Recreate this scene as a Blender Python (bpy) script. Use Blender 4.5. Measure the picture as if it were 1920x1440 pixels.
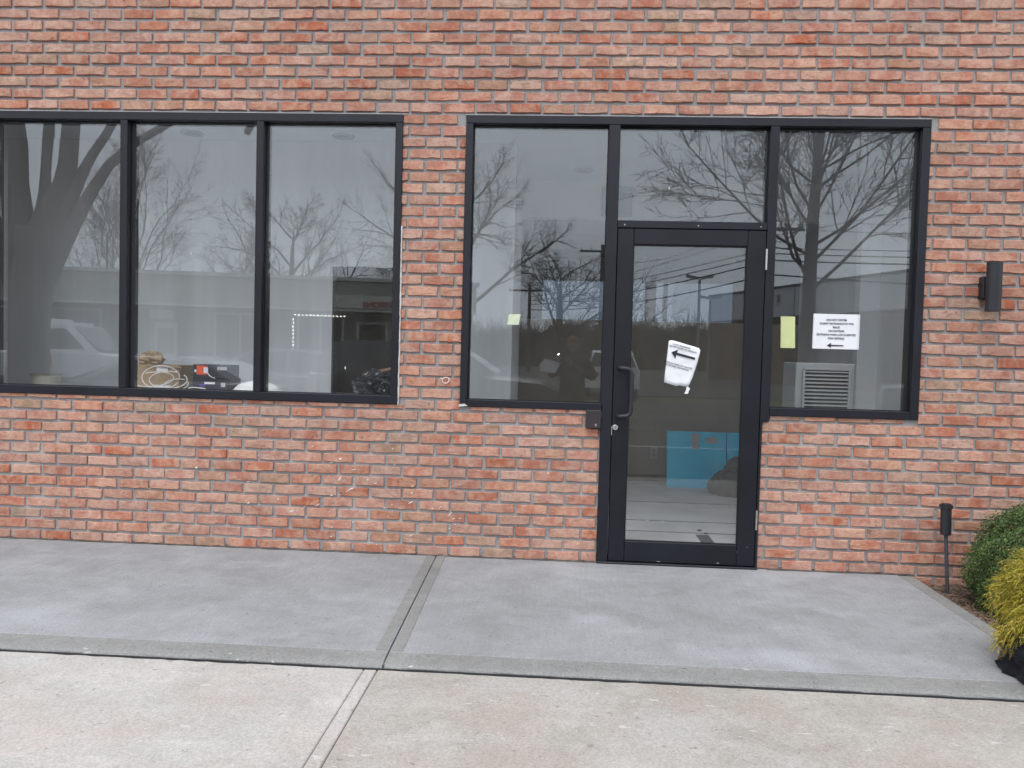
import bpy, math, random
from mathutils import Vector, Matrix
random.seed(7)
R = math.radians
S = bpy.context.scene
for o in list(bpy.data.objects): bpy.data.objects.remove(o)
# ---------------------------------------------------------------- camera
cam_d = bpy.data.cameras.new('camera'); cam = bpy.data.objects.new('camera', cam_d)
S.collection.objects.link(cam); S.camera = cam
yaw, pit, rol = R(3.3925), R(2.2064), R(1.5161)
fw = Vector((-math.sin(yaw)*math.cos(pit), math.cos(yaw)*math.cos(pit), -math.sin(pit)))
rt = Vector((math.cos(yaw), math.sin(yaw), 0)); up = rt.cross(fw)
r2 = rt*math.cos(rol)+up*math.sin(rol); u2 = -rt*math.sin(rol)+up*math.cos(rol)
m = Matrix((r2, u2, -fw)).transposed().to_4x4(); m.translation = (0, -5.0207, 1.2782)
cam.matrix_world = m
cam_d.sensor_width = 36; cam_d.lens = 36*1533.83/1920
cam_d.clip_start = .02; cam_d.clip_end = 1500
# ---------------------------------------------------------------- sky, sun, exposure
SUN_EL, SUN_AZ = 58, 200          # azimuth clockwise from +y: behind the camera, a little left
W = bpy.data.worlds.new('World'); S.world = W; W.use_nodes = True
nt = W.node_tree; nt.nodes.clear()
def wn(t, **k):
    n = nt.nodes.new(t)
    for a, v in k.items(): setattr(n, a, v)
    return n
sky = wn('ShaderNodeTexSky', sky_type='NISHITA', sun_disc=False, sun_elevation=R(SUN_EL), sun_rotation=R(SUN_AZ), dust_density=3.0)
hsv = wn('ShaderNodeHueSaturation'); hsv.inputs['Saturation'].default_value = .12
nt.links.new(sky.outputs[0], hsv.inputs['Color'])
mx = wn('ShaderNodeMix', data_type='RGBA'); mx.inputs[0].default_value = .72     # closed cloud deck: even grey over the clear sky
tc = wn('ShaderNodeTexCoord'); cl = wn('ShaderNodeTexNoise'); cl.inputs['Scale'].default_value = 2.2; cl.inputs['Detail'].default_value = 5
mp = wn('ShaderNodeMapping'); mp.inputs['Scale'].default_value = (1, 1, 3.2)
nt.links.new(tc.outputs['Generated'], mp.inputs[0]); nt.links.new(mp.outputs[0], cl.inputs['Vector'])
cr = wn('ShaderNodeValToRGB'); cr.color_ramp.elements[0].position = .3; cr.color_ramp.elements[1].position = .75
cr.color_ramp.elements[0].color = (10.9, 11.8, 13.2, 1); cr.color_ramp.elements[1].color = (14.3, 15.1, 16.2, 1)
nt.links.new(cl.outputs[0], cr.inputs[0])
nt.links.new(hsv.outputs[0], mx.inputs[6]); nt.links.new(cr.outputs[0], mx.inputs[7])
bg = wn('ShaderNodeBackground'); bg.inputs[1].default_value = .15
nt.links.new(mx.outputs[2], bg.inputs[0])
wo = wn('ShaderNodeOutputWorld'); nt.links.new(bg.outputs[0], wo.inputs[0])
sd = bpy.data.lights.new('sun', 'SUN'); sd.energy = 1.3; sd.angle = R(28); sd.color = (1, .96, .9)
sun = bpy.data.objects.new('sun', sd); S.collection.objects.link(sun)
a = R(SUN_AZ); e = R(SUN_EL)
sdir = Vector((math.sin(a)*math.cos(e), math.cos(a)*math.cos(e), math.sin(e)))
sun.rotation_euler = sdir.to_track_quat('Z', 'Y').to_euler()
S.view_settings.view_transform = 'Standard'; S.view_settings.look = 'None'
S.view_settings.gamma = 1; S.view_settings.use_curve_mapping = False
S.view_settings.exposure = 0.06
S.render.engine = 'CYCLES'
S.cycles.max_bounces = 10; S.cycles.diffuse_bounces = 5; S.cycles.glossy_bounces = 4
S.cycles.transparent_max_bounces = 24; S.cycles.transmission_bounces = 8
S.cycles.caustics_reflective = False; S.cycles.caustics_refractive = False
S.render.resolution_x, S.render.resolution_y = 1024, 768

# ---------------------------------------------------------------- object helpers
LC = S.collection.objects
def wloc(o):
    v = Vector((0, 0, 0))
    while o is not None:
        v += o.location; o = o.parent
    return v
def tag(o, label=None, cat=None, group=None, kind=None):
    for k, v in (('label', label), ('category', cat), ('group', group), ('kind', kind)):
        if v: o[k] = v
    return o
def thing(name, label, cat, loc=(0, 0, 0), group=None):
    o = bpy.data.objects.new(name, None); LC.link(o); o.location = loc; o.empty_display_size = .1
    return tag(o, label, cat, group)
class MB:
    def __init__(s): s.v = []; s.f = []
    def add(s, vs, fs):
        n = len(s.v); s.v += [tuple(v) for v in vs]; s.f += [tuple(i+n for i in f) for f in fs]; return s
    def box(s, x0, x1, y0, y1, z0, z1, bev=0):
        if x0 > x1: x0, x1 = x1, x0
        if y0 > y1: y0, y1 = y1, y0
        if z0 > z1: z0, z1 = z1, z0
        if bev <= 0:
            vs = [(x, y, z) for z in (z0, z1) for y in (y0, y1) for x in (x0, x1)]
            return s.add(vs, [(0, 2, 3, 1), (4, 5, 7, 6), (0, 1, 5, 4), (2, 6, 7, 3), (0, 4, 6, 2), (1, 3, 7, 5)])
        b = min(bev, (x1-x0)*.45, (y1-y0)*.45, (z1-z0)*.45)
        X = (x0, x1); Y = (y0, y1); Z = (z0, z1); vs = []; idx = {}
        for i in (0, 1):
            for j in (0, 1):
                for k in (0, 1):
                    sx, sy, sz = (1, -1)[i], (1, -1)[j], (1, -1)[k]
                    for ax in range(3):
                        p = [X[i]+sx*b, Y[j]+sy*b, Z[k]+sz*b]; p[ax] = (X[i], Y[j], Z[k])[ax]
                        idx[i, j, k, ax] = len(vs); vs.append(p)
        F = []
        for ax in range(3):
            o1, o2 = [q for q in range(3) if q != ax]
            for sd_ in (0, 1):
                q = []
                for (p1, p2) in ((0, 0), (1, 0), (1, 1), (0, 1)):
                    c = [0, 0, 0]; c[ax] = sd_; c[o1] = p1; c[o2] = p2; q.append(idx[c[0], c[1], c[2], ax])
                F.append(tuple(q))
        for ax in range(3):
            o1, o2 = [q for q in range(3) if q != ax]
            for p1 in (0, 1):
                for p2 in (0, 1):
                    c0 = [0, 0, 0]; c0[ax] = 0; c0[o1] = p1; c0[o2] = p2; c1 = list(c0); c1[ax] = 1
                    F.append((idx[(*c0, o1)], idx[(*c1, o1)], idx[(*c1, o2)], idx[(*c0, o2)]))
        for i in (0, 1):
            for j in (0, 1):
                for k in (0, 1): F.append((idx[i, j, k, 0], idx[i, j, k, 1], idx[i, j, k, 2]))
        return s.add(vs, F)
    def tube(s, pts, rad, n=8, cap=True):
        pts = [Vector(p) for p in pts]
        if not hasattr(rad, '__len__'): rad = [rad]*len(pts)
        vs = []; prev = None
        for i, p in enumerate(pts):
            d = (pts[min(i+1, len(pts)-1)]-pts[max(i-1, 0)])
            d = d.normalized() if d.length > 1e-9 else Vector((0, 0, 1))
            if prev is None:
                a_ = Vector((0, 0, 1)) if abs(d.z) < .9 else Vector((1, 0, 0)); u = d.cross(a_).normalized()
            else: u = (prev-d*prev.dot(d)).normalized()
            prev = u; w = d.cross(u)
            for k in range(n):
                t = 2*math.pi*k/n; vs.append(p+(u*math.cos(t)+w*math.sin(t))*rad[i])
        F = []
        for i in range(len(pts)-1):
            for k in range(n):
                a_, b_ = i*n+k, i*n+(k+1) % n; F.append((a_, b_, b_+n, a_+n))
        if cap: F.append(tuple(range(n))[::-1]); F.append(tuple(range((len(pts)-1)*n, len(pts)*n)))
        return s.add(vs, F)
    def prism(s, poly, axis, a0, a1):          # poly of 2D points; axis 0/1/2 is the extrusion axis
        n = len(poly)
        def mk(p, q):
            c = list(p); c.insert(axis, q); return tuple(c)
        return s.add([mk(p, a0) for p in poly]+[mk(p, a1) for p in poly],
                     [tuple(range(n)), tuple(range(2*n-1, n-1, -1))]+[(i, i+n, (i+1) % n+n, (i+1) % n) for i in range(n)])
    def blob(s, c, r, nu=14, nv=9, jit=0, seed=0):
        rn = random.Random(seed); vs = []
        for j in range(nv+1):
            for i in range(nu):
                th = math.pi*j/nv; ph = 2*math.pi*i/nu; k = 1+rn.uniform(-jit, jit)*(0 < j < nv)
                vs.append((c[0]+r[0]*math.sin(th)*math.cos(ph)*k, c[1]+r[1]*math.sin(th)*math.sin(ph)*k, c[2]+r[2]*math.cos(th)*k))
        F = [(j*nu+i, (j+1)*nu+i, (j+1)*nu+(i+1) % nu, j*nu+(i+1) % nu) for j in range(nv) for i in range(nu)]
        return s.add(vs, F)
    def build(s, name, mat, parent=None, smooth=False, kind=None, label=None, cat=None, group=None):
        off = wloc(parent) if parent is not None else Vector((0, 0, 0))
        me = bpy.data.meshes.new(name); me.from_pydata([(v[0]-off.x, v[1]-off.y, v[2]-off.z) for v in s.v], [], s.f)
        me.materials.append(mat); me.validate()
        import bmesh
        bm = bmesh.new(); bm.from_mesh(me); bmesh.ops.recalc_face_normals(bm, faces=bm.faces); bm.to_mesh(me); bm.free()
        if smooth:
            for p in me.polygons: p.use_smooth = True
        o = bpy.data.objects.new(name, me); LC.link(o)
        if parent is not None: o.parent = parent
        return tag(o, label, cat, group, kind)
def Bx(*a, bev=0): return MB().box(*a, bev=bev)
def copy_tree(o, parent=None):
    c = o.copy(); LC.link(c)
    if parent is not None: c.parent = parent
    for ch in list(o.children): copy_tree(ch, c)
    return c
def text(body, size, loc, mat, parent, face='-y', name='lettering', ext=.0006, align='CENTER', rot=0, bold=0, shear=0):
    cu = bpy.data.curves.new('lettering', 'FONT'); cu.body = body; cu.size = size; cu.extrude = ext; cu.align_x = align; cu.align_y = 'CENTER'
    cu.offset = bold; cu.shear = shear; cu.resolution_u = 3
    t = bpy.data.objects.new('t', cu); LC.link(t)
    dg = bpy.context.evaluated_depsgraph_get(); me = bpy.data.meshes.new_from_object(t.evaluated_get(dg))
    bpy.data.objects.remove(t); bpy.data.curves.remove(cu)
    M = Matrix.Rotation(R(90), 4, 'X')
    if face == '+y': M = Matrix.Rotation(R(180), 4, 'Z') @ M
    M = Matrix.Rotation(R(rot), 4, 'Y') @ M
    me.transform(M); me.name = name; me.materials.clear(); me.materials.append(mat)
    o = bpy.data.objects.new(name, me); LC.link(o); o.parent = parent
    o.location = Vector(loc)-(wloc(parent) if parent is not None else Vector((0, 0, 0)))
    return o

# ---------------------------------------------------------------- materials
class NM:
    def __init__(s, name, rough=.6, spec=.5, metal=0):
        s.m = bpy.data.materials.new(name); s.m.use_nodes = True; s.t = s.m.node_tree
        s.b = s.t.nodes['Principled BSDF']; s.out = s.t.nodes['Material Output']
        s.b.inputs['Roughness'].default_value = rough; s.b.inputs['Specular IOR Level'].default_value = spec; s.b.inputs['Metallic'].default_value = metal
    def n(s, t, **k):
        x = s.t.nodes.new(t)
        for a_, v in k.items(): setattr(x, a_, v)
        return x
    def l(s, a_, b_): s.t.links.new(a_, b_)
    def pos(s, scale=(1, 1, 1), obj=False):
        if obj: src = s.n('ShaderNodeTexCoord').outputs['Object']
        else: src = s.n('ShaderNodeNewGeometry').outputs['Position']
        mp_ = s.n('ShaderNodeMapping'); mp_.inputs['Scale'].default_value = scale; s.l(src, mp_.inputs[0]); return mp_.outputs[0]
    def noise(s, scale, detail=4, rough=.5, vec=None, dist=0):
        x = s.n('ShaderNodeTexNoise'); x.inputs['Scale'].default_value = scale; x.inputs['Detail'].default_value = detail
        x.inputs['Roughness'].default_value = rough; x.inputs['Distortion'].default_value = dist
        if vec is not None: s.l(vec, x.inputs['Vector'])
        return x.outputs[0]
    def ramp(s, fac, stops, interp='LINEAR'):
        r = s.n('ShaderNodeValToRGB'); r.color_ramp.interpolation = interp; e_ = r.color_ramp.elements
        while len(e_) < len(stops): e_.new(.5)
        for i, (p, c) in enumerate(stops):
            e_[i].position = p; e_[i].color = (*c, 1) if hasattr(c, '__len__') else (c, c, c, 1)
        s.l(fac, r.inputs[0]); return r.outputs[0]
    def mix(s, fac, a_, b_, mode='MIX'):
        x = s.n('ShaderNodeMix', data_type='RGBA', blend_type=mode)
        for i, v in ((0, fac), (6, a_), (7, b_)):
            if hasattr(v, 'is_linked') or isinstance(v, bpy.types.NodeSocket): s.l(v, x.inputs[i])
            elif i == 0: x.inputs[0].default_value = v
            else: x.inputs[i].default_value = (*v, 1)
        return x.outputs[2]
    def math(s, op, a_, b_=None):
        x = s.n('ShaderNodeMath', operation=op)
        for i, v in ((0, a_), (1, b_)):
            if v is None: continue
            if isinstance(v, bpy.types.NodeSocket): s.l(v, x.inputs[i])
            else: x.inputs[i].default_value = v
        return x.outputs[0]
    def col(s, c):
        if isinstance(c, bpy.types.NodeSocket): s.l(c, s.b.inputs['Base Color'])
        else: s.b.inputs['Base Color'].default_value = (*c, 1)
        return s
    def bump(s, h, strength=.3, dist=.002):
        x = s.n('ShaderNodeBump'); x.inputs['Strength'].default_value = strength; x.inputs['Distance'].default_value = dist
        s.l(h, x.inputs['Height']); s.l(x.outputs[0], s.b.inputs['Normal']); return s
def simple(name, c, rough=.6, var=.12, scale=8, metal=0, spec=.5, bump=0, obj=False):
    k = NM(name, rough, spec, metal); v = k.pos(obj=obj); n_ = k.noise(scale, 5, .6, v)
    k.col(k.ramp(n_, [(.3, tuple(x*(1-var) for x in c)), (.7, tuple(min(1, x*(1+var)) for x in c))]))
    if bump: k.bump(k.noise(scale*12, 3, .6, v), bump, .002)
    return k.m
def emis(name, c, st):
    k = NM(name); k.col((0, 0, 0)); k.b.inputs['Emission Color'].default_value = (*c, 1); k.b.inputs['Emission Strength'].default_value = st; return k.m

# brick: every brick carries "tone" (as object property or as mesh attribute); mottle follows world position
k = NM('brick_clay', .88, .25)
a1 = k.n('ShaderNodeAttribute', attribute_type='GEOMETRY', attribute_name='tone'); a2 = k.n('ShaderNodeAttribute', attribute_type='OBJECT', attribute_name='tone')
va = k.n('ShaderNodeVectorMath', operation='ADD'); k.l(a1.outputs['Vector'], va.inputs[0]); k.l(a2.outputs['Vector'], va.inputs[1])
sp = k.n('ShaderNodeSeparateXYZ'); k.l(va.outputs[0], sp.inputs[0])
base = k.ramp(sp.outputs[0], [(0, (.43, .125, .066)), (.14, (.46, .155, .09)), (.33, (.47, .185, .12)), (.5, (.49, .215, .145)), (.66, (.43, .18, .125)), (.8, (.52, .27, .19)), (.95, (.40, .21, .14)), (1, (.36, .255, .17))])
off = k.n('ShaderNodeVectorMath', operation='MULTIPLY_ADD'); off.inputs[1].default_value = (7, 7, 7)
k.l(va.outputs[0], off.inputs[0]); k.l(k.n('ShaderNodeNewGeometry').outputs['Position'], off.inputs[2])
P_ = off.outputs[0]
def mp(v, sc):
    x = k.n('ShaderNodeMapping'); x.inputs['Scale'].default_value = sc; k.l(v, x.inputs[0]); return x.outputs[0]
n1 = k.noise(13, 3, .55, mp(P_, (1, 1, .8)), .6); n2 = k.noise(60, 5, .7, P_); n3 = k.noise(28, 4, .6, mp(P_, (.5, 1, 1.8)), 1.2)
c = k.mix(k.ramp(n1, [(.38, 0), (.60, .8)]), base, (.56, .335, .245))
c = k.mix(k.ramp(n3, [(.53, 0), (.68, .6)]), c, (.29, .12, .075))
c = k.mix(k.ramp(k.noise(34, 2, .5, P_), [(.68, 0), (.74, .55)]), c, (.13, .07, .05))
c = k.mix(.5, c, k.ramp(n2, [(.3, .32), (.7, .66)]), 'OVERLAY')
hs = k.n('ShaderNodeHueSaturation'); k.l(c, hs.inputs['Color']); k.l(k.math('MULTIPLY', k.math('ADD', k.math('MULTIPLY', sp.outputs[1], .20), .84), k.ramp(k.noise(.9, 4, .6, k.pos()), [(.3, .90), (.7, 1.06)])), hs.inputs['Value'])
k.l(k.math('ADD', k.math('MULTIPLY', sp.outputs[2], .22), .82), hs.inputs['Saturation'])
k.col(hs.outputs[0]); k.bump(k.math('ADD', k.math('MULTIPLY', n2, .5), n3), .55, .0035); M_brick = k.m

k = NM('mortar', .95, .2); v = k.pos()
c = k.ramp(k.noise(4, 4, .6, v), [(.3, (.36, .35, .355)), (.7, (.45, .445, .45))])
c = k.mix(k.ramp(k.noise(150, 3, .7, v), [(.35, .55), (.65, 0)]), c, (.17, .155, .15))
gp = k.n('ShaderNodeSeparateXYZ'); k.l(v, gp.inputs[0])
patch = k.math('MULTIPLY', k.ramp(k.noise(2.2, 3, .6, v), [(.52, 0), (.64, 1)]), k.ramp(gp.outputs[2], [(.9, 1), (1, 0)]))
c = k.mix(k.math('MULTIPLY', patch, .55), c, (.52, .51, .50))
k.col(c); k.bump(k.noise(110, 4, .7, v), .8, .004); M_mortar = k.m

M_frame = simple('black_anodised_aluminium', (.010, .011, .017), .42, .35, 2.5, 0, .4)
M_door = simple('black_door_aluminium', (.0085, .0095, .015), .40, .35, 2.5, 0, .38)
M_gasket = simple('black_rubber_gasket', (.006, .006, .007), .7)
M_lampblack = simple('black_lamp_paint', (.017, .018, .024), .5, .15)
M_steel = simple('brushed_steel', (.55, .55, .54), .35, .1, 30, .9)
M_bronze = simple('dark_bronze_box', (.035, .028, .030), .45, .2)
M_caulk = simple('white_sealant', (.62, .60, .58), .7, .12, 40)
M_paper = simple('white_paper', (.80, .81, .84), .8, .03, 12)
M_ink = simple('black_ink', (.012, .012, .018), .7)
M_yellow = simple('yellow_paper', (.60, .65, .33), .8, .04)
M_sticky = simple('pale_green_note', (.62, .68, .50), .8, .05)
M_ring = simple('white_plastic', (.78, .75, .70), .45, .05)
M_splat = simple('white_splatter', (.74, .72, .70), .8, .1)

# glass panes: two faces of a 6 mm sheet, each a weak mirror over a slightly grey see-through body
def glass(name, refl, tint, haze=.013):
    k = NM(name); nt_ = k.t
    tr = k.n('ShaderNodeBsdfTransparent'); tr.inputs[0].default_value = (*tint, 1)
    gl = k.n('ShaderNodeBsdfGlossy'); gl.inputs['Roughness'].default_value = 0.0; gl.inputs[0].default_value = (.92, .97, 1, 1)
    bp = k.n('ShaderNodeBump'); bp.inputs['Strength'].default_value = .0035; bp.inputs['Distance'].default_value = .02
    k.l(k.noise(1.7, 1, .4, k.pos((1, 1, .8))), bp.inputs['Height']); k.l(bp.outputs[0], gl.inputs['Normal'])
    lw = k.n('ShaderNodeLayerWeight'); lw.inputs[0].default_value = .5
    f = k.math('ADD', k.math('MULTIPLY', k.math('POWER', lw.outputs['Facing'], 4.0), .55), refl)
    ms = k.n('ShaderNodeMixShader'); k.l(f, ms.inputs[0]); k.l(tr.outputs[0], ms.inputs[1]); k.l(gl.outputs[0], ms.inputs[2])
    df = k.n('ShaderNodeBsdfDiffuse'); df.inputs[0].default_value = (.72, .72, .70, 1)        # pale layer painted over the pane as haze, lifting its blacks
    ds = k.n('ShaderNodeMixShader'); k.l(k.ramp(k.noise(3, 4, .6, k.pos((2.2, 1, .6))), [(.3, haze*.6), (.7, haze*1.4)]), ds.inputs[0]); k.l(ms.outputs[0], ds.inputs[1]); k.l(df.outputs[0], ds.inputs[2])
    k.l(ds.outputs[0], k.out.inputs[0]); return k.m
M_glass = glass('window_glass', .060, (.985, .99, .99))
M_tint = glass('tinted_rear_glass', .04, (.22, .25, .28))
M_carglass = simple('dark_car_glass', (.02, .024, .028), .06, .1, 2, 0, .7)

# concrete
def concrete(name, lo, hi, pit, streak=True, dark=(.2, .2, .2), pink=None, wh=None, sk=.3):
    k = NM(name, .9, .25); v = k.pos()
    c = k.ramp(k.math('ADD', k.math('MULTIPLY', k.noise(1.6, 5, .62, v, .4), .55), k.math('MULTIPLY', k.noise(7, 5, .7, v, .8), .45)), [(.38, lo), (.62, hi)])
    if pink: c = k.mix(k.ramp(k.noise(2.7, 3, .55, v), [(.45, 0), (.65, .6)]), c, pink)
    if wh: c = k.mix(k.ramp(k.noise(1.1, 4, .6, k.pos((1, 1.6, 1))), [(.52, 0), (.68, .6)]), c, wh)
    if streak: c = k.mix(sk, c, k.ramp(k.noise(9, 3, .6, k.pos((7, .45, 1))), [(.3, .38), (.7, .60)]), 'OVERLAY')
    c = k.mix(.7, c, k.ramp(k.noise(110, 4, .8, v), [(.3, .30), (.7, .68)]), 'OVERLAY')
    c = k.mix(k.ramp(k.noise(34, 2, .5, v), [(.69, 0), (.73, .65)]), c, pit)
    vo = k.n('ShaderNodeTexVoronoi'); vo.inputs['Scale'].default_value = 9; k.l(k.pos((1, 2.2, 1)), vo.inputs['Vector'])
    c = k.mix(k.math('MULTIPLY', k.ramp(vo.outputs['Distance'], [(.035, 1), (.075, 0)]), k.ramp(k.noise(3, 1, .5, v), [(.5, 0), (.6, .8)])), c, dark)
    if not streak: c = k.mix(k.ramp(k.noise(26, 2, .5, k.pos((.7, 1.4, 1))), [(.71, 0), (.74, .55)]), c, (.60, .59, .57))
    k.col(c); k.bump(k.math('ADD', k.noise(180, 3, .7, v), k.math('MULTIPLY', k.noise(34, 2, .5, v), .8)), .5, .003)
    return k.m
M_apron = concrete('new_grey_concrete', (.245, .248, .253), (.325, .33, .342), (.12, .12, .125), wh=(.40, .41, .43), sk=.2)
M_apron_edge = concrete('trowelled_concrete_edge', (.205, .204, .197), (.268, .266, .258), (.10, .10, .10), streak=False)
M_walk_l = concrete('worn_pale_concrete_a', (.37, .355, .33), (.49, .47, .445), (.22, .205, .19), streak=False, dark=(.22, .21, .20), pink=(.43, .375, .345), wh=(.47, .465, .455))
M_walk_r = concrete('worn_pale_concrete_b', (.315, .295, .265), (.43, .405, .375), (.19, .175, .16), streak=False, dark=(.20, .185, .17), pink=(.36, .305, .275), wh=(.42, .41, .395))
M_groove = simple('gritty_groove', (.11, .105, .10), .95, .4, 40)
M_gap = simple('black_joint_filler', (.012, .012, .014), .9)
k = NM('asphalt', .9, .3); v = k.pos(); c = k.ramp(k.noise(.5, 5, .6, v), [(.3, (.05, .05, .052)), (.7, (.085, .083, .08))])
c = k.mix(.6, c, k.ramp(k.noise(120, 2, .7, v), [(.3, .3), (.7, .7)]), 'OVERLAY'); k.col(c); k.bump(k.noise(150, 2, .6, v), .5, .004); M_asph = k.m
M_linepaint = simple('road_paint', (.6, .6, .58), .8, .15)
M_ground = simple('winter_grass_earth', (.07, .075, .035), .95, .4, 3)
M_soil = simple('mulch_soil', (.085, .060, .045), .95, .45, 30, bump=.8)
M_chip = simple('mulch_chip', (.17, .115, .08), .9, .5, 22)

# ---------------------------------------------------------------- ground
def struct(mb, name, mat, **kw): return mb.build(name, mat, kind='structure', **kw)
struct(MB().add([(-400, -400, -.24), (400, -400, -.24), (400, 400, -.24), (-400, 400, -.24)], [(0, 1, 2, 3)]), 'ground', M_ground)
struct(Bx(-120, 120, -21.0, -8.901, -.236, -.19), 'parking_lot', M_asph)
struct(Bx(-120, 120, -120, -25.5, -.236, -.20), 'street', M_asph)
AX1, AY = 2.15, -1.772
apron = tag(Bx(-5.6, -.742-.004, AY+.135, .08, -.16, 0, bev=.002).build('concrete_apron', M_apron), kind='structure')
a2_ = Bx(-.742+.004, AX1-.09, AY+.135, .08, -.16, 0, bev=.002).build('apron_panel', M_apron, apron)
# trowelled margins: each drops 4 mm in a round to the joint or free edge
def margin_x(x0, x1, y0, y1, name):    # runs along x, outer edge at y0
    mb = MB(); nx = max(2, int((x1-x0)/.12)); prof = [(y1, -.0015), (y1-.02, -.0035), (y0+.05, -.0045), (y0+.018, -.008), (y0+.004, -.017), (y0, -.03), (y0, -.16), (y1, -.16)]
    rn = random.Random(3); vs = []
    for i in range(nx+1):
        x = x0+(x1-x0)*i/nx
        for j, (y, z) in enumerate(prof): vs.append((x, y+(rn.uniform(-.004, .004) if 3 <= j <= 6 else 0), z))
    n = len(prof); F = [(i*n+j, (i+1)*n+j, (i+1)*n+(j+1) % n, i*n+(j+1) % n) for i in range(nx) for j in range(n)]
    F += [tuple(range(n)), tuple(range(nx*n, (nx+1)*n))]
    mb.add(vs, F); return mb.build(name, M_apron_edge, apron, smooth=False)
margin_x(-5.6, -.742-.004, AY, AY+.1345, 'trowelled_edge'); margin_x(-.742+.004, AX1, AY, AY+.1345, 'trowelled_edge')
Bx(AX1-.0895, AX1, AY+.136, .08, -.16, -.002, bev=.008).build('trowelled_edge', M_apron_edge, apron)
for sx in (-1, 1):                                            # tooled strips each side of the control joint
    mb = MB(); x0 = -.742+sx*.0045; x1 = -.742+sx*.058
    mb.prism([(x0, -.004), (x0+sx*.006, .0004), (x0+sx*.03, .0016), (x1, .0018), (x1, -.001), (x0, -.03)], 1, AY+.14, .0)
    mb.v = [(p[0], p[1], p[2]+.001) for p in mb.v]; mb.build('joint_strip', M_apron_edge, apron)
Bx(-.7465, -.7375, AY+.004, .07, -.15, -.009).build('joint_groove', M_groove, apron)
rn = random.Random(5)                                         # ragged black gap between apron and sidewalk
mb = MB(); n = 220; pts = []
for i in range(n+1):
    x = -5.6+(AX1+.4+5.6)*i/n; pts.append((x, AY-.016-rn.uniform(0, .010)*(.4+.6*math.sin(x*1.7+1)**2)))
vs = [(x, y, -.0215) for x, y in pts]+[(x, AY+.003, -.0215) for x, y in pts]
mb.add(vs, [(i, i+1, i+n+2, i+n+1) for i in range(n)]); mb.build('joint_filler', M_gap, apron)
for o_ in [apron]+list(apron.children):                       # the joint runs slightly askew to the wall
    for v_ in o_.data.vertices:
        if abs(v_.co.x+.742) < .08: v_.co.x += -v_.co.y*.030
# sidewalk: panels with a bevelled joint and a tooled strip beside it
walk = tag(MB().box(-.7065, 2.35, -3.75, AY-.012, -.16, -.022, bev=.004).build('sidewalk', M_walk_r), kind='structure')
def panel(x0, x1, y0, y1, m_): return MB().box(x0, x1, y0, y1, -.16, -.022, bev=.004).build('sidewalk_panel', m_, walk)
panel(-.7625, -.7105, -3.75, AY-.012, M_walk_l); panel(-3.9, -.765, -3.75, AY-.012, M_walk_l); panel(-7, -3.907, -3.75, AY-.012, M_walk_r); panel(2.357, 5.4, -3.75, AY-.012, M_walk_l)
fc = MB().add([(-120, -8.9, -.186), (120, -8.9, -.186), (120, -3.756, -.04), (-120, -3.756, -.04), (-120, -8.9, -.3), (120, -8.9, -.3), (120, -3.756, -.3), (-120, -3.756, -.3)], [(0, 1, 2, 3), (4, 5, 6, 7), (0, 1, 5, 4), (1, 2, 6, 5), (2, 3, 7, 6), (3, 0, 4, 7)])
struct(fc, 'forecourt', M_asph)
st_ = MB(); zz = lambda y: -.186+(y+8.9)*.146/5.144+.004
st_.add([(-5, -8.06, zz(-8.06)), (5, -8.06, zz(-8.06)), (5, -7.96, zz(-7.96)), (-5, -7.96, zz(-7.96)), (-5, -8.06, zz(-8.06)-.01), (5, -8.06, zz(-8.06)-.01), (5, -7.96, zz(-7.96)-.01), (-5, -7.96, zz(-7.96)-.01)], [(0, 1, 2, 3), (4, 5, 6, 7), (0, 1, 5, 4), (1, 2, 6, 5), (2, 3, 7, 6), (3, 0, 4, 7)])
struct(st_, 'parking_line', M_linepaint)
for x in (-709e-3, 2.3535, -3.9035, -.764): Bx(x-.006, x+.006, -3.74, AY-.03, -.15, -.029).build('joint_groove', M_groove, walk)
# mulch bed right of the apron
mb = MB(); nx, ny = 60, 46; vs = []; rn = random.Random(9)
for j in range(ny+1):
    for i in range(nx+1):
        x = AX1+.002+(5.4-AX1)*i/nx; y = -1.775+1.79*j/ny
        vs.append((x, y, -.055+.02*math.sin(x*5+y*3)+rn.uniform(-.012, .012)+(.03 if j == ny else 0)))
mb.add(vs, [(j*(nx+1)+i, j*(nx+1)+i+1, (j+1)*(nx+1)+i+1, (j+1)*(nx+1)+i) for j in range(ny) for i in range(nx)])
struct(mb, 'mulch_bed', M_soil)
mb = MB()
for i in range(5200):
    x = AX1+.01+rn.random()**1.6*2.2; y = rn.uniform(-1.74, .0); z = -.045+.02*math.sin(x*5+y*3)+rn.uniform(-.004, .016)
    a_ = rn.uniform(0, 6.28); L = rn.uniform(.006, .024); w = rn.uniform(.002, .006); tl = rn.uniform(-.4, .4)
    d = Vector((math.cos(a_), math.sin(a_), tl)).normalized()*L; s_ = Vector((-math.sin(a_), math.cos(a_), rn.uniform(-.3, .3)))*w; p = Vector((x, y, z)); u_ = Vector((0, 0, .003))
    mb.add([p-d-s_, p+d-s_*.6, p+d+s_, p-d+s_*.7, p+u_], [(0, 1, 4), (1, 2, 4), (2, 3, 4), (3, 0, 4)])
mb.build('wood_mulch', M_chip, kind='stuff', label='brown wood mulch chips in the bed beside the apron', cat='mulch')

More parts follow.
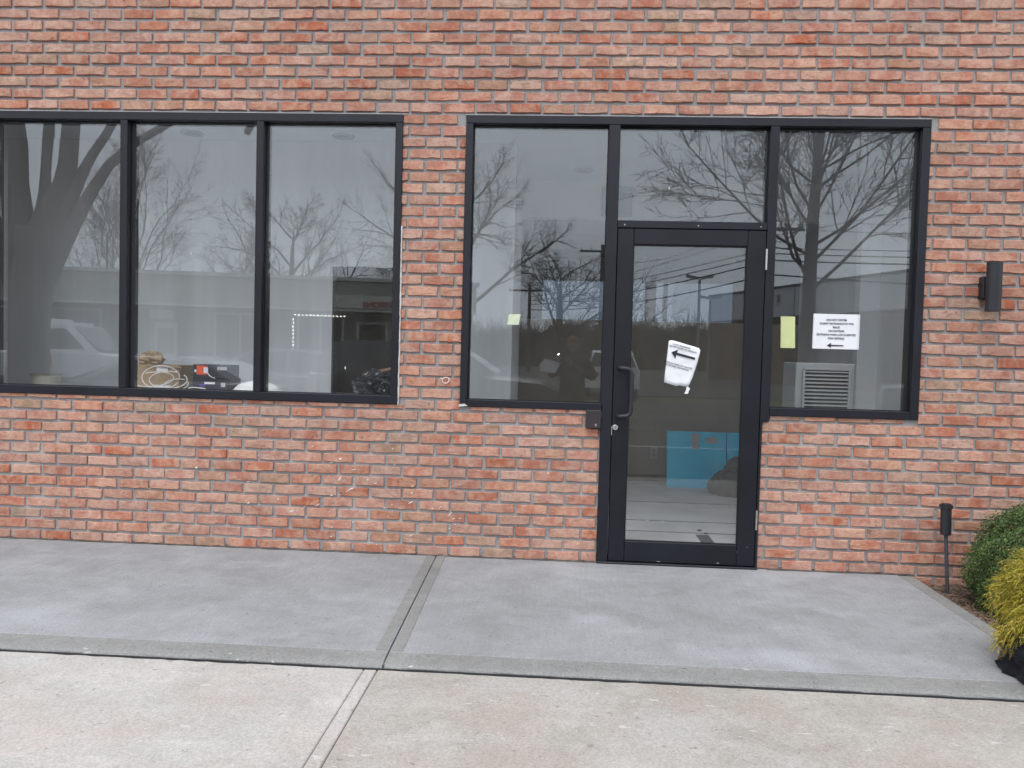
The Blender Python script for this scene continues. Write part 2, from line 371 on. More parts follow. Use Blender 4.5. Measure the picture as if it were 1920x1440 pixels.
# ---------------------------------------------------------------- brick wall
WX0, WX1, WZ1 = -6.2, 5.2, 4.45
CZ, PX, ZB, XJ = .07, .2027, .003, -.6651
holes = [(-3.695, -1.0066, .9393, 2.7147), (-.6178, 2.1374, .9393, 2.7147), (.2495, 1.2235, -.1, 2.0)]
HOLE_R = (-.6178, 2.1374, .941, 2.7147)
wall = thing('brick_wall', 'red and tan brick wall of the shop front with recessed grey mortar joints', 'wall', (0, 0, 0))
mb = MB()
def wallbox(x0, x1, z0, z1): mb.box(x0, x1, .0112, .24, z0, z1)
wallbox(WX0, WX1, 2.7147, WZ1); wallbox(WX0, -3.695, -.2, 2.7147); wallbox(-3.695, -1.0066, -.2, .9393)
wallbox(-1.0066, -.6178, -.2, 2.7147); wallbox(-.6178, .2495, -.2, .9393); wallbox(1.2235, 2.1374, -.2, .941); wallbox(2.1374, WX1, -.2, 2.7147)
mb.build('mortar_bed', M_mortar, wall)
# brick variants: unit size in x (1) and z (1); 10-point outline, 50 triangles
def brick_shape(seed):
    rn = random.Random(seed); out = []
    top = [0, .27, .52, .76, 1]
    ol = [(x, 0) for x in top]+[(x, 1) for x in top[::-1]]
    P = []; Q = []; B = []
    for i, (x, z) in enumerate(ol):
        cx = 1 if x == 0 else -1 if x == 1 else 0; cz = 1 if z == 0 else -1
        jx = rn.uniform(-.014, .016)*(abs(cx)); jz = rn.uniform(-.065, .05)
        X = x+cx*.006+jx+(0 if cx else rn.uniform(-.03, .03)); Z = z+cz*.03+jz
        P.append((X+cx*.018, rn.uniform(-.0012, .0012), Z+cz*.05)); Q.append((X, .0042, Z)); B.append((X, .02, Z))
    C = [(sum(p[0] for p in P)/10, rn.uniform(-.0018, .0008), .5)]
    V = P+Q+B+C; F = []
    for i in range(10):
        j = (i+1) % 10; F += [(i, j, 30), (i, i+10, j+10, j), (i+10, i+20, j+20, j+10)]
    return V, F
NV = 14
shapes = [brick_shape(100+i) for i in range(NV)]
bl = []; rn = random.Random(21)
nrow = int((WZ1-ZB)/CZ)
for r_ in range(-3, nrow):
    z0 = ZB+r_*CZ; z1 = z0+.0565; z0_ = z0
    half = (r_ % 2)*.5
    for c_ in range(-29, 32):
        x0 = XJ+.0075+(c_+half)*PX+rn.uniform(-.0025, .0025); x1 = x0+PX-.0145+rn.uniform(-.003, .003)
        jz = rn.uniform(-.0015, .0015)
        segs = [(x0, x1, z0+jz, z1+jz)]
        for (hx0, hx1, hz0, hz1) in ((holes[0]), HOLE_R, holes[2]):
            ns = []
            for (a0, a1, b0, b1) in segs:
                if a1 <= hx0 or a0 >= hx1 or b1 <= hz0 or b0 >= hz1: ns.append((a0, a1, b0, b1)); continue
                if b0 < hz0-.004 and b1 > hz0 and (a0+a1)/2 > hx0-.02 and (a0+a1)/2 < hx1+.02:
                    ns.append((a0, a1, b0, hz0-.002)); continue
                if b1 > hz1+.004 and b0 < hz1: ns.append((a0, a1, hz1+.002, b1)); continue
                if a0 < hx0-.012: ns.append((a0, hx0+.001, b0, b1))
                if a1 > hx1+.012: ns.append((hx1-.001, a1, b0, b1))
            segs = ns
        for (a0, a1, b0, b1) in segs:
            if a1 <= WX0 or a0 >= WX1 or (a1-a0) < .012 or (b1-b0) < .008: continue
            a0, a1 = max(a0, WX0), min(a1, WX1)
            if b0 < -.01 and a1 < AX1-.05: continue          # under the apron
            bl.append((a0, a1, b0, b1, rn.uniform(-.0045, .0025), rn.randrange(NV), (rn.random(), rn.random(), rn.random()), rn.uniform(-.003, .003)))
def in_view(b): 
    p = cam.matrix_world.inverted() @ Vector(((b[0]+b[1])/2, 0, (b[2]+b[3])/2))
    x = p.x/-p.z*1533.83; y = p.y/-p.z*1533.83; return abs(x) < 955 and abs(y) < 715
camp = cam.matrix_world.translation
def area(b):
    c_ = Vector(((b[0]+b[1])/2, 0, (b[2]+b[3])/2)); d = c_-camp; return (b[1]-b[0])*(b[3]-b[2])/d.length_squared*abs(d.y/d.length)
order = sorted(range(len(bl)), key=lambda i: -(area(bl[i]) if in_view(bl[i]) else 0))
solo = set(order[:300])
msh = []
for V, F in shapes:
    me = bpy.data.meshes.new('brick'); me.from_pydata(V, [], F); me.materials.append(M_brick); msh.append(me)
SV = []; SF = []; ST = []
for i, (x0, x1, z0, z1, dy, var, tone, tilt) in enumerate(bl):
    if i in solo:
        o = bpy.data.objects.new('brick', msh[var]); LC.link(o); o.parent = wall
        o.location = (x0, dy, z0); o.scale = (x1-x0, 1, z1-z0); o['tone'] = tone
    else:
        V, F = shapes[var]; n = len(SV)
        SV += [(x0+v[0]*(x1-x0), v[1]+dy, z0+v[2]*(z1-z0)+tilt*(v[0]-.5)) for v in V]; SF += [tuple(q+n for q in f) for f in F]; ST += list(tone)*len(V)
me = bpy.data.meshes.new('bricks'); me.from_pydata(SV, [], SF); me.materials.append(M_brick)
at = me.attributes.new('tone', 'FLOAT_VECTOR', 'POINT'); at.data.foreach_set('vector', ST)
o = bpy.data.objects.new('bricks', me); LC.link(o); o.parent = wall; o['kind'] = 'stuff'
# white paint splatter and small flecks on the bricks
mb = MB(); rn = random.Random(4)
def fleck(x, z, L, w, ang):
    y = .0102
    for b_ in bl:
        if b_[0] < x < b_[1] and b_[2] < z < b_[3]: y = b_[4]-.0022; break
    n = 7; vs = []
    for i in range(n):
        t = 2*math.pi*i/n; u = math.cos(t)*L*rn.uniform(.75, 1.1); q = math.sin(t)*w*rn.uniform(.7, 1.1)
        vs.append((x+u*math.cos(ang)-q*math.sin(ang), y, z+u*math.sin(ang)+q*math.cos(ang)))
    vs += [(v[0], y+.004, v[2]) for v in vs]
    mb.add(vs, [tuple(range(n))]+[(i, i+n, (i+1) % n+n, (i+1) % n) for i in range(n)])
for i in range(60):
    x = rn.gauss(-1.15, .42); z = rn.gauss(.36, .17)
    if -2.4 < x < .1 and .05 < z < .85: fleck(x, z, rn.choice([.004, .005, .007, .010, .018]), rn.uniform(.0018, .0042), rn.uniform(.1, .9))
for x, z in ((-.81, .905), (-2.28, .50), (-1.95, .42), (-1.42, .56), (-1.36, .585), (-1.02, .56)): fleck(x, z, .011, .006, .3)
mb.build('paint_splatter', M_splat, wall, kind='stuff')
# dark ragged strip of smeared mortar at the wall foot
mb = MB(); n = 160; vs = []; rn = random.Random(8)
for i in range(n+1):
    x = -5.6+(AX1+5.6)*i/n; w = .008+rn.random()*.014
    vs += [(x, .0105, .007+rn.uniform(0, .008)), (x, -w, .0018), (x, .0105, .0005)]
F = []
for i in range(n):
    x = -5.6+(AX1+5.6)*i/n
    if .22 < x < 1.24: continue
    F += [(i*3, i*3+3, i*3+4, i*3+1)]
mb.add(vs, F); mb.build('mortar_smear', simple('dark_mortar_smear', (.085, .072, .066), .95, .5, 14), wall)
# plain backing storeys of the same building, beyond the framed part
struct(Bx(-6.6, WX0, .0, 9, -.2, 4.45), 'side_wall', M_mortar); struct(Bx(WX1, 5.5, .0, 9, -.2, 4.45), 'side_wall', M_mortar)

# ---------------------------------------------------------------- storefront windows
FY0, FY1, GY = -.014, .14, .043
def bar(parent, x0, x1, z0, z1, name='frame_bar', y0=FY0, y1=FY1): return Bx(x0, x1, y0, y1, z0, z1, bev=.0025).build(name, M_frame, parent)
def pane(parent, x0, x1, z0, z1):
    p = Bx(x0-.006, x1+.006, GY, GY+.006, z0-.006, z1+.006).build('pane', M_glass, parent)
    g = MB()                                                   # black glazing bead round the pane
    for (a0, a1, b0, b1) in ((x0, x1, z0, z0+.004), (x0, x1, z1-.004, z1), (x0, x0+.004, z0+.004, z1-.004), (x1-.004, x1, z0+.004, z1-.004)):
        g.box(a0, a1, GY-.006, GY-.001, b0, b1)
    g.build('glazing_bead', M_gasket, parent); return p
wl = thing('storefront_window', 'wide three-pane black framed window left of the brick pier', 'window', (-2.3, 0, .94))
L0, L1, Z0, Z1 = -3.695, -1.0066, .9393, 2.7147
T, Bt = .048, .05
bar(wl, L0, L1, Z1-T, Z1, 'head_bar'); bar(wl, L0, L1, Z0, Z0+Bt, 'sill_bar')
xs = [(-3.585, -3.545), (-2.787, -2.742), (-1.918, -1.874), (-1.0546, -1.0066)]
bars = [(L0, L0+.045), (-2.789, -2.744), (-1.920, -1.875), (L1-.045, L1)]
for i, (a0, a1) in enumerate(bars): bar(wl, a0, a1, Z0+Bt+.0005, Z1-T-.0005, 'jamb' if i in (0, 3) else 'mullion')
pL = [pane(wl, bars[i][1]+.0005, bars[i+1][0]-.0005, Z0+Bt+.001, Z1-T-.001) for i in range(3)]
# white sealant bead up the right jamb
mb = MB(); rn = random.Random(2); pts = []; n = 60
for i in range(n+1): pts.append((L1+.004+rn.uniform(-.001, .0025), -.004+rn.uniform(-.002, .002), Z0-.012+(2.05-Z0)*i/n))
mb.tube(pts, [.0055+rn.uniform(-.0015, .002) for _ in pts], 6); mb.build('sealant_bead', M_caulk, wl, smooth=True)
mb = MB(); pts = [(-3.7+2.72*i/30, .0, Z1+.003) for i in range(31)]; mb.tube(pts, .0045, 6); mb.build('mortar_bead', M_mortar, wl)

wr = thing('storefront_window', 'tall black storefront frame around the glass door with a pane either side', 'window', (.8, 0, 0))
X0, X1 = -.6178, 2.1374
ma, mb_ = (.262, .3165), (1.2095, 1.2615)
bar(wr, X0, X1, Z1-T, Z1, 'head_bar')
bar(wr, X0, X0+.044, Z0+.0005, Z1-T-.0005, 'jamb'); bar(wr, X1-.048, X1, Z0+.0005, Z1-T-.0005, 'jamb')
bar(wr, X0+.0445, ma[0]-.0005, Z0, Z0+.042, 'sill_bar'); bar(wr, mb_[1]+.0005, X1-.0485, Z0, Z0+.046, 'sill_bar')
bar(wr, .2505, ma[1], .002, Z1-T-.0005, 'mullion'); bar(wr, mb_[0], mb_[1], .9, Z1-T-.0005, 'mullion'); bar(wr, mb_[0], 1.2225, .002, .8995, 'door_jamb')
bar(wr, ma[1]+.0005, mb_[0]-.0005, 2.0505, 2.094, 'transom_bar')
P1 = pane(wr, X0+.0445, .2495, Z0+.0425, Z1-T-.001); P2 = pane(wr, ma[1]+.001, mb_[0]-.001, 2.0945, Z1-T-.001); P3 = pane(wr, mb_[1]+.001, X1-.0485, Z0+.0465, Z1-T-.001)
mb = MB(); mb.tube([(X0-.01+2.77*i/30, .0, Z1+.003) for i in range(31)], .0045, 6); mb.build('mortar_bead', M_mortar, wr)
mb = MB(); mb.prism([(X0-.004, Z0-.003), (X0+.05, Z0+.004), (X0+.03, Z0+.016), (X0-.002, Z0+.012)], 1, FY0-.003, FY0-.0005); mb.build('loose_sealant', M_caulk, wr)
Bx(.2505, 1.2225, -.03, .13, -.001, .012, bev=.004).build('threshold', M_frame, wr)
# screws on the transom and dents stay small
for x in (.36, .8, 1.17): MB().tube([(x, FY0-.0022, 2.068), (x, FY0, 2.068)], .004, 8).build('screw', M_steel, wr)

door = thing('glass_door', 'black aluminium glass door with a large single pane and paper notice', 'door', (.76, 0, .012))
DX0, DX1, DZ0, DZ1 = .3205, 1.2065, .016, 2.0475
SL, SR, RT_, RB = .098, .107, .095, .125
def db(x0, x1, z0, z1, nm, y0=-.009, y1=.04): return Bx(x0, x1, y0, y1, z0, z1, bev=.003).build(nm, M_door, door)
db(DX0, DX0+SL, DZ0, DZ1, 'stile'); db(DX1-SR, DX1, DZ0, DZ1, 'stile')
db(DX0+SL+.0005, DX1-SR-.0005, DZ1-RT_, DZ1, 'top_rail'); db(DX0+SL+.0005, DX1-SR-.0005, DZ0, DZ0+RB, 'bottom_rail')
Bx(DX0+SL-.004, DX1-SR+.004, .012, .018, DZ0+RB-.004, DZ1-RT_+.004).build('pane', M_glass, door)
mb = MB(); gx0, gx1, gz0, gz1 = DX0+SL+.0008, DX1-SR-.0008, DZ0+RB+.0005, DZ1-RT_-.0005
for (a0, a1, b0, b1) in ((gx0, gx1, gz0, gz0+.006), (gx0, gx1, gz1-.006, gz1), (gx0, gx0+.005, gz0+.006, gz1-.006), (gx1-.005, gx1, gz0+.006, gz1-.006)): mb.box(a0, a1, -.002, .011, b0, b1)
mb.build('glazing_bead', M_gasket, door)
# offset pull handle
hz0, hz1 = .912, 1.199; pts = [(.357, -.009, hz1), (.357, -.045, hz1)]
pts = [(.352, -.008, hz1+.003), (.356, -.04, hz1+.003), (.372, -.056, hz1+.002), (.405, -.060, hz1-.001), (.420, -.060, hz1-.010), (.428, -.060, hz1-.030), (.429, -.060, (hz0+hz1)/2), (.428, -.060, hz0+.03), (.420, -.060, hz0+.010), (.405, -.060, hz0), (.372, -.056, hz0-.003), (.356, -.04, hz0-.004), (.352, -.008, hz0-.004)]
def smooth_pts(P, it=2):
    P = [Vector(p) for p in P]
    for _ in range(it):
        Q = [P[0]]
        for a_, b_ in zip(P, P[1:]): Q += [a_*.75+b_*.25, a_*.25+b_*.75]
        Q.append(P[-1]); P = Q
    return P
MB().tube(smooth_pts(pts), .0135, 12).build('pull_handle', M_lampblack, door, smooth=True)
lk = MB().tube([(.341, -.009, .838), (.341, -.017, .838), (.341, -.0185, .838)], [.0165, .0165, .0145], 20).build('lock_cylinder', M_steel, door)
Bx(.3398, .3422, -.0195, -.0183, .832, .846).build('keyway', M_gasket, lk)
MB().tube([(.40, .045, .828), (.425, .052, .828), (.455, .055, .827)], .007, 8).build('inside_lever', M_lampblack, door)
Bx(.3175, .3225, -.0115, -.0085, .79, .845).build('latch_plate', M_steel, door)
for z0_, z1_ in ((1.812, 1.936), (.243, .361)):
    mb = MB(); mb.tube([(1.2082, -.021, z0_), (1.2082, -.021, z1_)], .0062, 10)
    h_ = mb.build('hinge', M_steel, door, smooth=False)
    for zz in (z0_+.035, z1_-.035): MB().tube([(1.2082, -.021, zz-.0008), (1.2082, -.021, zz+.0008)], .0066, 10).build('hinge_seam', M_gasket, h_)
mb = MB()
for x, z, L in ((.62, .021, .02), (.98, .026, .016), (1.1, .10, .003), (1.16, .13, .003)): mb.box(x, x+L, -.0100, -.0088, z, z+.004)
mb.build('scratch', M_steel, door)
# key access box beside the door
kb = thing('lock_box', 'small dark bronze box on the bricks left of the door handle', 'box', (.205, 0, .83))
Bx(.160, .251, -.034, .012, .830, .941, bev=.003).build('housing', M_bronze, kb)
Bx(.163, .234, -.0365, -.0345, .833, .938, bev=.001).build('cover', M_bronze, kb)
MB().tube([(.222, -.037, .852), (.222, -.0405, .852)], .007, 12).build('key_lock', M_steel, kb)
Bx(.219, .225, -.0375, -.0366, .838, .842).build('lock_slot', M_steel, kb)
Bx(.252, .258, -.03, .0, .895, .93).build('hinge', M_bronze, kb)

# ---------------------------------------------------------------- papers on the glass
GF = GY-.0015
sign = thing('paper_sign', 'white landscape paper sign reading do not enter, taped inside the right pane', 'sign', (1.655, GY, 1.36))
def sheet(x0, x1, z0, z1, y, mat, parent, name, lean=0, wob=.0012, nx=14, nz=10, seed=1, th=.0007):
    rn = random.Random(seed); vs = []; ph = rn.random()*6
    for sd_ in (0, 1):
        for j in range(nz+1):
            for i in range(nx+1):
                u, q = i/nx, j/nz
                vs.append((x0+(x1-x0)*u+lean*(q-.5), y+sd_*th+wob*(math.sin(u*9+ph)*math.sin(q*5+ph)+.6*math.sin(q*23+u*2)), z0+(z1-z0)*q))
    n = (nx+1)*(nz+1); F = []
    for j in range(nz):
        for i in range(nx):
            a_ = j*(nx+1)+i; F += [(a_, a_+1, a_+nx+2, a_+nx+1), (a_+n, a_+nx+1+n, a_+nx+2+n, a_+1+n)]
    for j in range(nz): F += [(j*(nx+1), (j+1)*(nx+1), (j+1)*(nx+1)+n, j*(nx+1)+n), (j*(nx+1)+nx, j*(nx+1)+nx+n, (j+1)*(nx+1)+nx+n, (j+1)*(nx+1)+nx)]
    mb = MB().add(vs, F); return mb.build(name, mat, parent, smooth=True)
# true size and place one pane's depth behind the facade plane
sx = lambda x: x*(5.0207+GY)/5.0207
sz = lambda z: 1.2782+(z-1.2782)*(5.0207+GY)/5.0207
SX0, SX1, SZ0, SZ1 = sx(1.502), sx(1.776), sz(1.350), sz(1.559)
sheet(SX0, SX1, SZ0, SZ1, GY-.004, M_paper, sign, 'paper', wob=.0006)
cx = (SX0+SX1)/2
for i, (t_, sc) in enumerate((('DO NOT ENTER', 1), ('CLIENT ENTRANCE IN THE', 1), ('BACK', 1), ('NO ENTRAR', 1), ('ENTRADA PARA LOS CLIENTES', 1), ('POR DETRAS', 1))):
    text(t_, .0165, (cx, GY-.0062, SZ1-.036-i*.0222), M_ink, sign, bold=.0001)
mb = MB(); az = SZ0+.021; mb.prism([(cx-.052, az), (cx-.027, az+.016), (cx-.030, az+.004), (cx+.046, az+.003), (cx+.046, az-.003), (cx-.030, az-.004), (cx-.027, az-.014)], 1, GY-.0068, GY-.0056)
mb.build('arrow', M_ink, sign)
yl = sheet(sx(1.312), sx(1.398), sz(1.349), sz(1.538), GY-.004, M_yellow, None, 'yellow_paper', lean=-.006, seed=4)
tag(yl, 'blank yellow-green portrait paper taped beside the white sign', 'paper')
st = sheet(sx(-.332), sx(-.260), sz(1.448), sz(1.514), GY-.004, M_sticky, None, 'sticky_note', lean=.012, seed=6, wob=.0016)
tag(st, 'small square pale green sticky note on the pane left of door', 'sticky note')
# notice on the door: tilted, crumpled outline with torn lower edge
nz_ = thing('paper_notice', 'crumpled tilted white notice with a thick black arrow on the door glass', 'notice', (.735, .008, 1.12))
ol = [(.6505, 1.3745), (.668, 1.378), (.700, 1.371), (.752, 1.356), (.800, 1.344), (.833, 1.334), (.841, 1.321), (.838, 1.30), (.826, 1.25), (.812, 1.20), (.800, 1.155), (.782, 1.112), (.772, 1.099), (.752, 1.0985), (.727, 1.1045), (.716, 1.1045), (.706, 1.100), (.672, 1.109), (.630, 1.1215), (.632, 1.16), (.638, 1.23), (.645, 1.31)]
def crump(x, z): return .002*math.sin(x*60+z*30)+.0015*math.sin(z*90-x*20)
cxn, czn = .737, 1.235; vs = []; rings = 6; n = len(ol)
for q in range(rings+1):
    for (x, z) in ol:
        t = 1-q/rings; px, pz = cxn+(x-cxn)*max(t, .02), czn+(z-czn)*max(t, .02); vs.append((px, .004+crump(px, pz), pz))
F = [(q*n+i, q*n+(i+1) % n, (q+1)*n+(i+1) % n, (q+1)*n+i) for q in range(rings) for i in range(n)]; F.append(tuple(range(rings*n, (rings+1)*n)))
b2 = len(vs); vs += [(x, .0085, z) for x, z in ol]; F += [(i, (i+1) % n, b2+(i+1) % n, b2+i) for i in range(n)]
MB().add(vs, F).build('paper', M_paper, nz_, smooth=True)
MB().prism([(.765, 1.096), (.775, 1.099), (.787, 1.086), (.779, 1.072), (.776, 1.056), (.752, 1.055), (.763, 1.075)], 1, .004, .0075).build('torn_tape', M_paper, nz_)
ca, sa = math.cos(R(-14)), math.sin(R(-14))
def rp(x, z): return (.735+x*ca-z*sa, 1.235+x*sa+z*ca)
MB().prism([rp(*p) for p in ((-.083, .052), (-.048, .078), (-.052, .058), (.064, .058), (.064, .045), (-.052, .045), (-.049, .020))], 1, -.0015, .0002).build('arrow', M_ink, nz_)
for s_, x, z, sz_ in (('CLIENT ENTRANCE', -.035, .104, .0125), ('DO NOT ENTER, IN THE BACK', -.022, .088, .0125), ('ENTRADA PARA LOS CLIENTES', -.022, -.012, .0125), ('NO ENTRAR, POR DETRAS', -.028, -.027, .0125)):
    q = rp(x, z); text(s_, sz_, (q[0], .0002, q[1]), M_ink, nz_, rot=14)
# white flecks left on the panes
for i, (x, z, pr) in enumerate(((.62, 2.292, P2), (-1.43, 1.955, pL[2]), (-1.34, 1.155, pL[2]), (-2.33, 1.845, pL[1]))):
    o = MB().prism([(sx(x)-.004, sz(z)), (sx(x), sz(z)+.010), (sx(x)+.004, sz(z)+.004), (sx(x)+.002, sz(z)-.012)], 1, GY-.002, GY-.0005).build('paint_fleck', M_splat, pr)

# ---------------------------------------------------------------- wall fittings
wlamp = thing('wall_lamp', 'matte black cylinder up and down lamp on the bricks right of window', 'wall lamp', (2.49, 0, 1.73))
MB().box(2.455, 2.545, -.055, .01, 1.668, 1.796, bev=.003).build('mounting_box', M_lampblack, wlamp)
mb = MB(); cxl, cyl, rl = 2.487, -.108, .0415; ns = 28; vs = []; prof = [(rl-.006, 1.612), (rl-.006, 1.590), (rl, 1.590), (rl, 1.875), (rl-.006, 1.875), (rl-.006, 1.853)]
for (rr, zz) in prof:
    for i in range(ns): t = 2*math.pi*i/ns; vs.append((cxl+rr*math.cos(t), cyl+rr*math.sin(t), zz))
F = [(j*ns+i, j*ns+(i+1) % ns, (j+1)*ns+(i+1) % ns, (j+1)*ns+i) for j in range(5) for i in range(ns)]+[tuple(range(ns)), tuple(range(5*ns, 6*ns))]
mb.add(vs, F); mb.build('lamp_tube', M_lampblack, wlamp)
mb = MB(); pts = []
for i in range(25):
    t = 2*math.pi*i/24; pts.append((-.708+.021*math.cos(t)+.003*math.sin(t), -.010+.002*math.sin(t*2), 1.096+.0185*math.sin(t)))
rg = MB().tube(pts, .0028, 6, cap=False); rg.tube([(-.727, -.010, 1.103), (-.735, -.012, 1.109), (-.740, -.010, 1.106)], .0028, 6)
rg.build('cable_loop', M_ring, None, smooth=True, label='small white plastic loop hanging on the brick pier between windows', cat='loop')
# path light on stake
pl = thing('path_light', 'black tube path light on a thin grey stake beside the shrubs', 'garden light', (2.325, -.13, -.08))
mb = MB(); q = (2.272, -.13); mb.tube([(q[0], q[1], .281), (q[0], q[1], .284), (q[0]-.004, q[1], .438), (q[0]-.004, q[1], .440)], [.027, .0295, .0295, .027], 20); mb.build('lamp_tube', M_lampblack, pl)
mb = MB(); mb.tube([(q[0]-.004, q[1], .4405), (q[0]-.004, q[1], .4505)], .036, 20)
mb.tube([(q[0]-.005, q[1], .451), (q[0]-.005, q[1], .464)], .026, 16); mb.build('lamp_cap', M_lampblack, pl)
for i in range(6):
    t = 2*math.pi*i/6+.3; MB().tube([(q[0]-.004+.034*math.cos(t), q[1]+.034*math.sin(t), .438), (q[0]-.004+.034*math.cos(t), q[1]+.034*math.sin(t), .458)], .0045, 6).build('cap_clip', M_lampblack, pl)
M_stake = simple('grey_stake', (.06, .06, .075), .6)
MB().tube([(q[0]+.001, q[1], .283), (q[0]+.012, q[1]-.004, .1), (q[0]+.024, q[1]-.01, -.09)], [.011, .0115, .010], 8).build('stake', M_stake, pl)

# ---------------------------------------------------------------- shrubs beside the path light
M_box = None
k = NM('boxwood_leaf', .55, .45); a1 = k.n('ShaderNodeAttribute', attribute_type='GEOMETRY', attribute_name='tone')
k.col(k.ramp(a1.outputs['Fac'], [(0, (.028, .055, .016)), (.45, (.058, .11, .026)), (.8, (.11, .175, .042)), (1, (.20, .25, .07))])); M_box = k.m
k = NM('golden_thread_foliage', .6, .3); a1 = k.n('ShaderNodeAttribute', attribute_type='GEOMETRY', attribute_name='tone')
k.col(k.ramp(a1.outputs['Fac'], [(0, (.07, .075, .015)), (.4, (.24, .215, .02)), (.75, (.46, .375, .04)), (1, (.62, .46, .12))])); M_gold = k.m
M_stem = simple('shrub_stem', (.09, .065, .045), .9, .3, 30)
def toned(mb, tones, name, mat, parent, kind='stuff'):
    off = wloc(parent); me = bpy.data.meshes.new(name); me.from_pydata([(v[0]-off.x, v[1]-off.y, v[2]-off.z) for v in mb.v], [], mb.f); me.materials.append(mat)
    at = me.attributes.new('tone', 'FLOAT', 'POINT'); at.data.foreach_set('value', tones)
    o = bpy.data.objects.new(name, me); LC.link(o); o.parent = parent; o['kind'] = kind; return o
sh = thing('boxwood_shrub', 'round clipped dark green boxwood shrub against the brick wall', 'shrub', (2.70, -.50, -.05))
rn = random.Random(31); mb = MB(); tn = []; C0 = Vector((2.70, -.50, .15)); RR = Vector((.44, .43, .425))
for i in range(58000):
    u = rn.uniform(-.62, 1); t = rn.uniform(0, 2*math.pi); s_ = math.sqrt(1-u*u); d = Vector((s_*math.cos(t), s_*math.sin(t), u))
    lump = 1+.06*math.sin(d.x*7+1)*math.sin(d.z*8+d.y*5)+.03*math.sin(d.y*17+d.z*13)
    rr = lump*(1-abs(rn.gauss(0, .12)))+max(0, rn.gauss(0, .018))
    p = C0+Vector((d.x*RR.x, d.y*RR.y, d.z*RR.z))*rr
    if p.z < -.05: continue
    n_ = (d+Vector((rn.gauss(0, .6), rn.gauss(0, .6), rn.gauss(0, .6)+.3))).normalized(); a_ = n_.cross(Vector((rn.gauss(0, 1), rn.gauss(0, 1), rn.gauss(0, 1)))).normalized(); b_ = n_.cross(a_)
    L = rn.uniform(.005, .0088); w = L*.55
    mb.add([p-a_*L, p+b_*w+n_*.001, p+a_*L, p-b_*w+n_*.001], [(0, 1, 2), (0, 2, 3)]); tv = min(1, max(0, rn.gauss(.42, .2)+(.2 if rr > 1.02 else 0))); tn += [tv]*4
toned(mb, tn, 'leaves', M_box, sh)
mb = MB()
for i in range(60):
    t = rn.uniform(0, 6.28); e_ = rn.uniform(.2, 1.4); d = Vector((math.cos(t)*math.cos(e_), math.sin(t)*math.cos(e_), math.sin(e_)))
    mb.tube([(2.70, -.5, -.06), Vector((2.70, -.5, .08))+d*.15, C0+d*.34], [.008, .005, .002], 4)
mb.build('stems', M_stem, sh, kind='stuff')
gy = thing('golden_thread_shrub', 'golden yellow thread-leaf shrub at the right edge in a black bag', 'shrub', (2.18, -1.57, 0))
mb = MB(); tn = []; rn = random.Random(12); GC = Vector((2.17, -1.56, .25))
for i in range(7200):
    u = rn.uniform(-.55, 1); t = rn.uniform(0, 2*math.pi); s_ = math.sqrt(1-u*u); d = Vector((s_*math.cos(t), s_*math.sin(t), u))
    k0 = .80+.10*math.sin(d.x*9)*math.sin(d.z*7+d.y*6)-abs(rn.gauss(0, .1)); st_ = GC+Vector((d.x*.34, d.y*.34, d.z*.32))*k0
    dr = (d+Vector((rn.gauss(0, .35), rn.gauss(0, .35), rn.gauss(0, .3)+.15))).normalized(); L = rn.uniform(.045, .115)
    P = [st_]; v_ = dr.copy()
    for q in range(5): v_ = (v_+Vector((rn.gauss(0, .08), rn.gauss(0, .08), -.30))).normalized(); P.append(P[-1]+v_*L/5)
    base_t = min(1, max(0, rn.gauss(.62, .25)))
    for q in range(5):
        side = v_.cross(Vector((rn.gauss(0, 1), rn.gauss(0, 1), rn.gauss(0, 1)))).normalized(); w = .0013*(1-q/7)
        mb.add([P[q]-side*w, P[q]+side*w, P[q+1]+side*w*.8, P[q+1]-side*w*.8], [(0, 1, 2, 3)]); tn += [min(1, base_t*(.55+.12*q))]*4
        for _ in range(2):
            sd_ = (v_*.8+Vector((rn.gauss(0, .6), rn.gauss(0, .6), rn.gauss(0, .5)-.1))).normalized(); ll = rn.uniform(.010, .028); w2 = .0011; s2 = sd_.cross(Vector((rn.gauss(0, 1), rn.gauss(0, 1), 1))).normalized()
            mb.add([P[q]-s2*w2, P[q]+s2*w2, P[q]+sd_*ll], [(0, 1, 2)]); tn += [min(1, base_t*(.6+.14*q))]*3
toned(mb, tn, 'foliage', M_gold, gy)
mb = MB()
for i in range(40):
    t = rn.uniform(0, 6.28); e_ = rn.uniform(.1, 1.3); d = Vector((math.cos(t)*math.cos(e_), math.sin(t)*math.cos(e_), math.sin(e_)))
    mb.tube([(GC.x, GC.y, .05), GC+d*.10, GC+d*.26], [.008, .005, .002], 4)
mb.build('stems', M_stem, gy, kind='stuff')
M_blackbag = simple('black_plastic_film', (.008, .009, .014), .42, .3, 12, 0, .25)
mb = MB(); rn = random.Random(44); nu, nvv = 72, 14; vs = []
for j in range(nvv+1):
    h_ = j/nvv; z = .001+.19*h_; rb = .365-.02*(1-h_)+.02*(1-h_)**4+.012*math.sin(h_*14)
    for i in range(nu):
        t = 2*math.pi*i/nu; w = .016*math.sin(t*9+h_*5)+.010*math.sin(t*23-h_*9)+.010*math.sin(t*31+h_*21)*math.sin(h_*17+t*5)+rn.uniform(-.006, .006)
        vs.append((2.245+(rb+w*.55)*math.cos(t), -1.575+(rb+w*.7)*.92*math.sin(t), z+.01*math.sin(t*6+1)*h_+.012*math.sin(t*13)*h_))
F = [(j*nu+i, j*nu+(i+1) % nu, (j+1)*nu+(i+1) % nu, (j+1)*nu+i) for j in range(nvv) for i in range(nu)]
mb.add(vs, F)
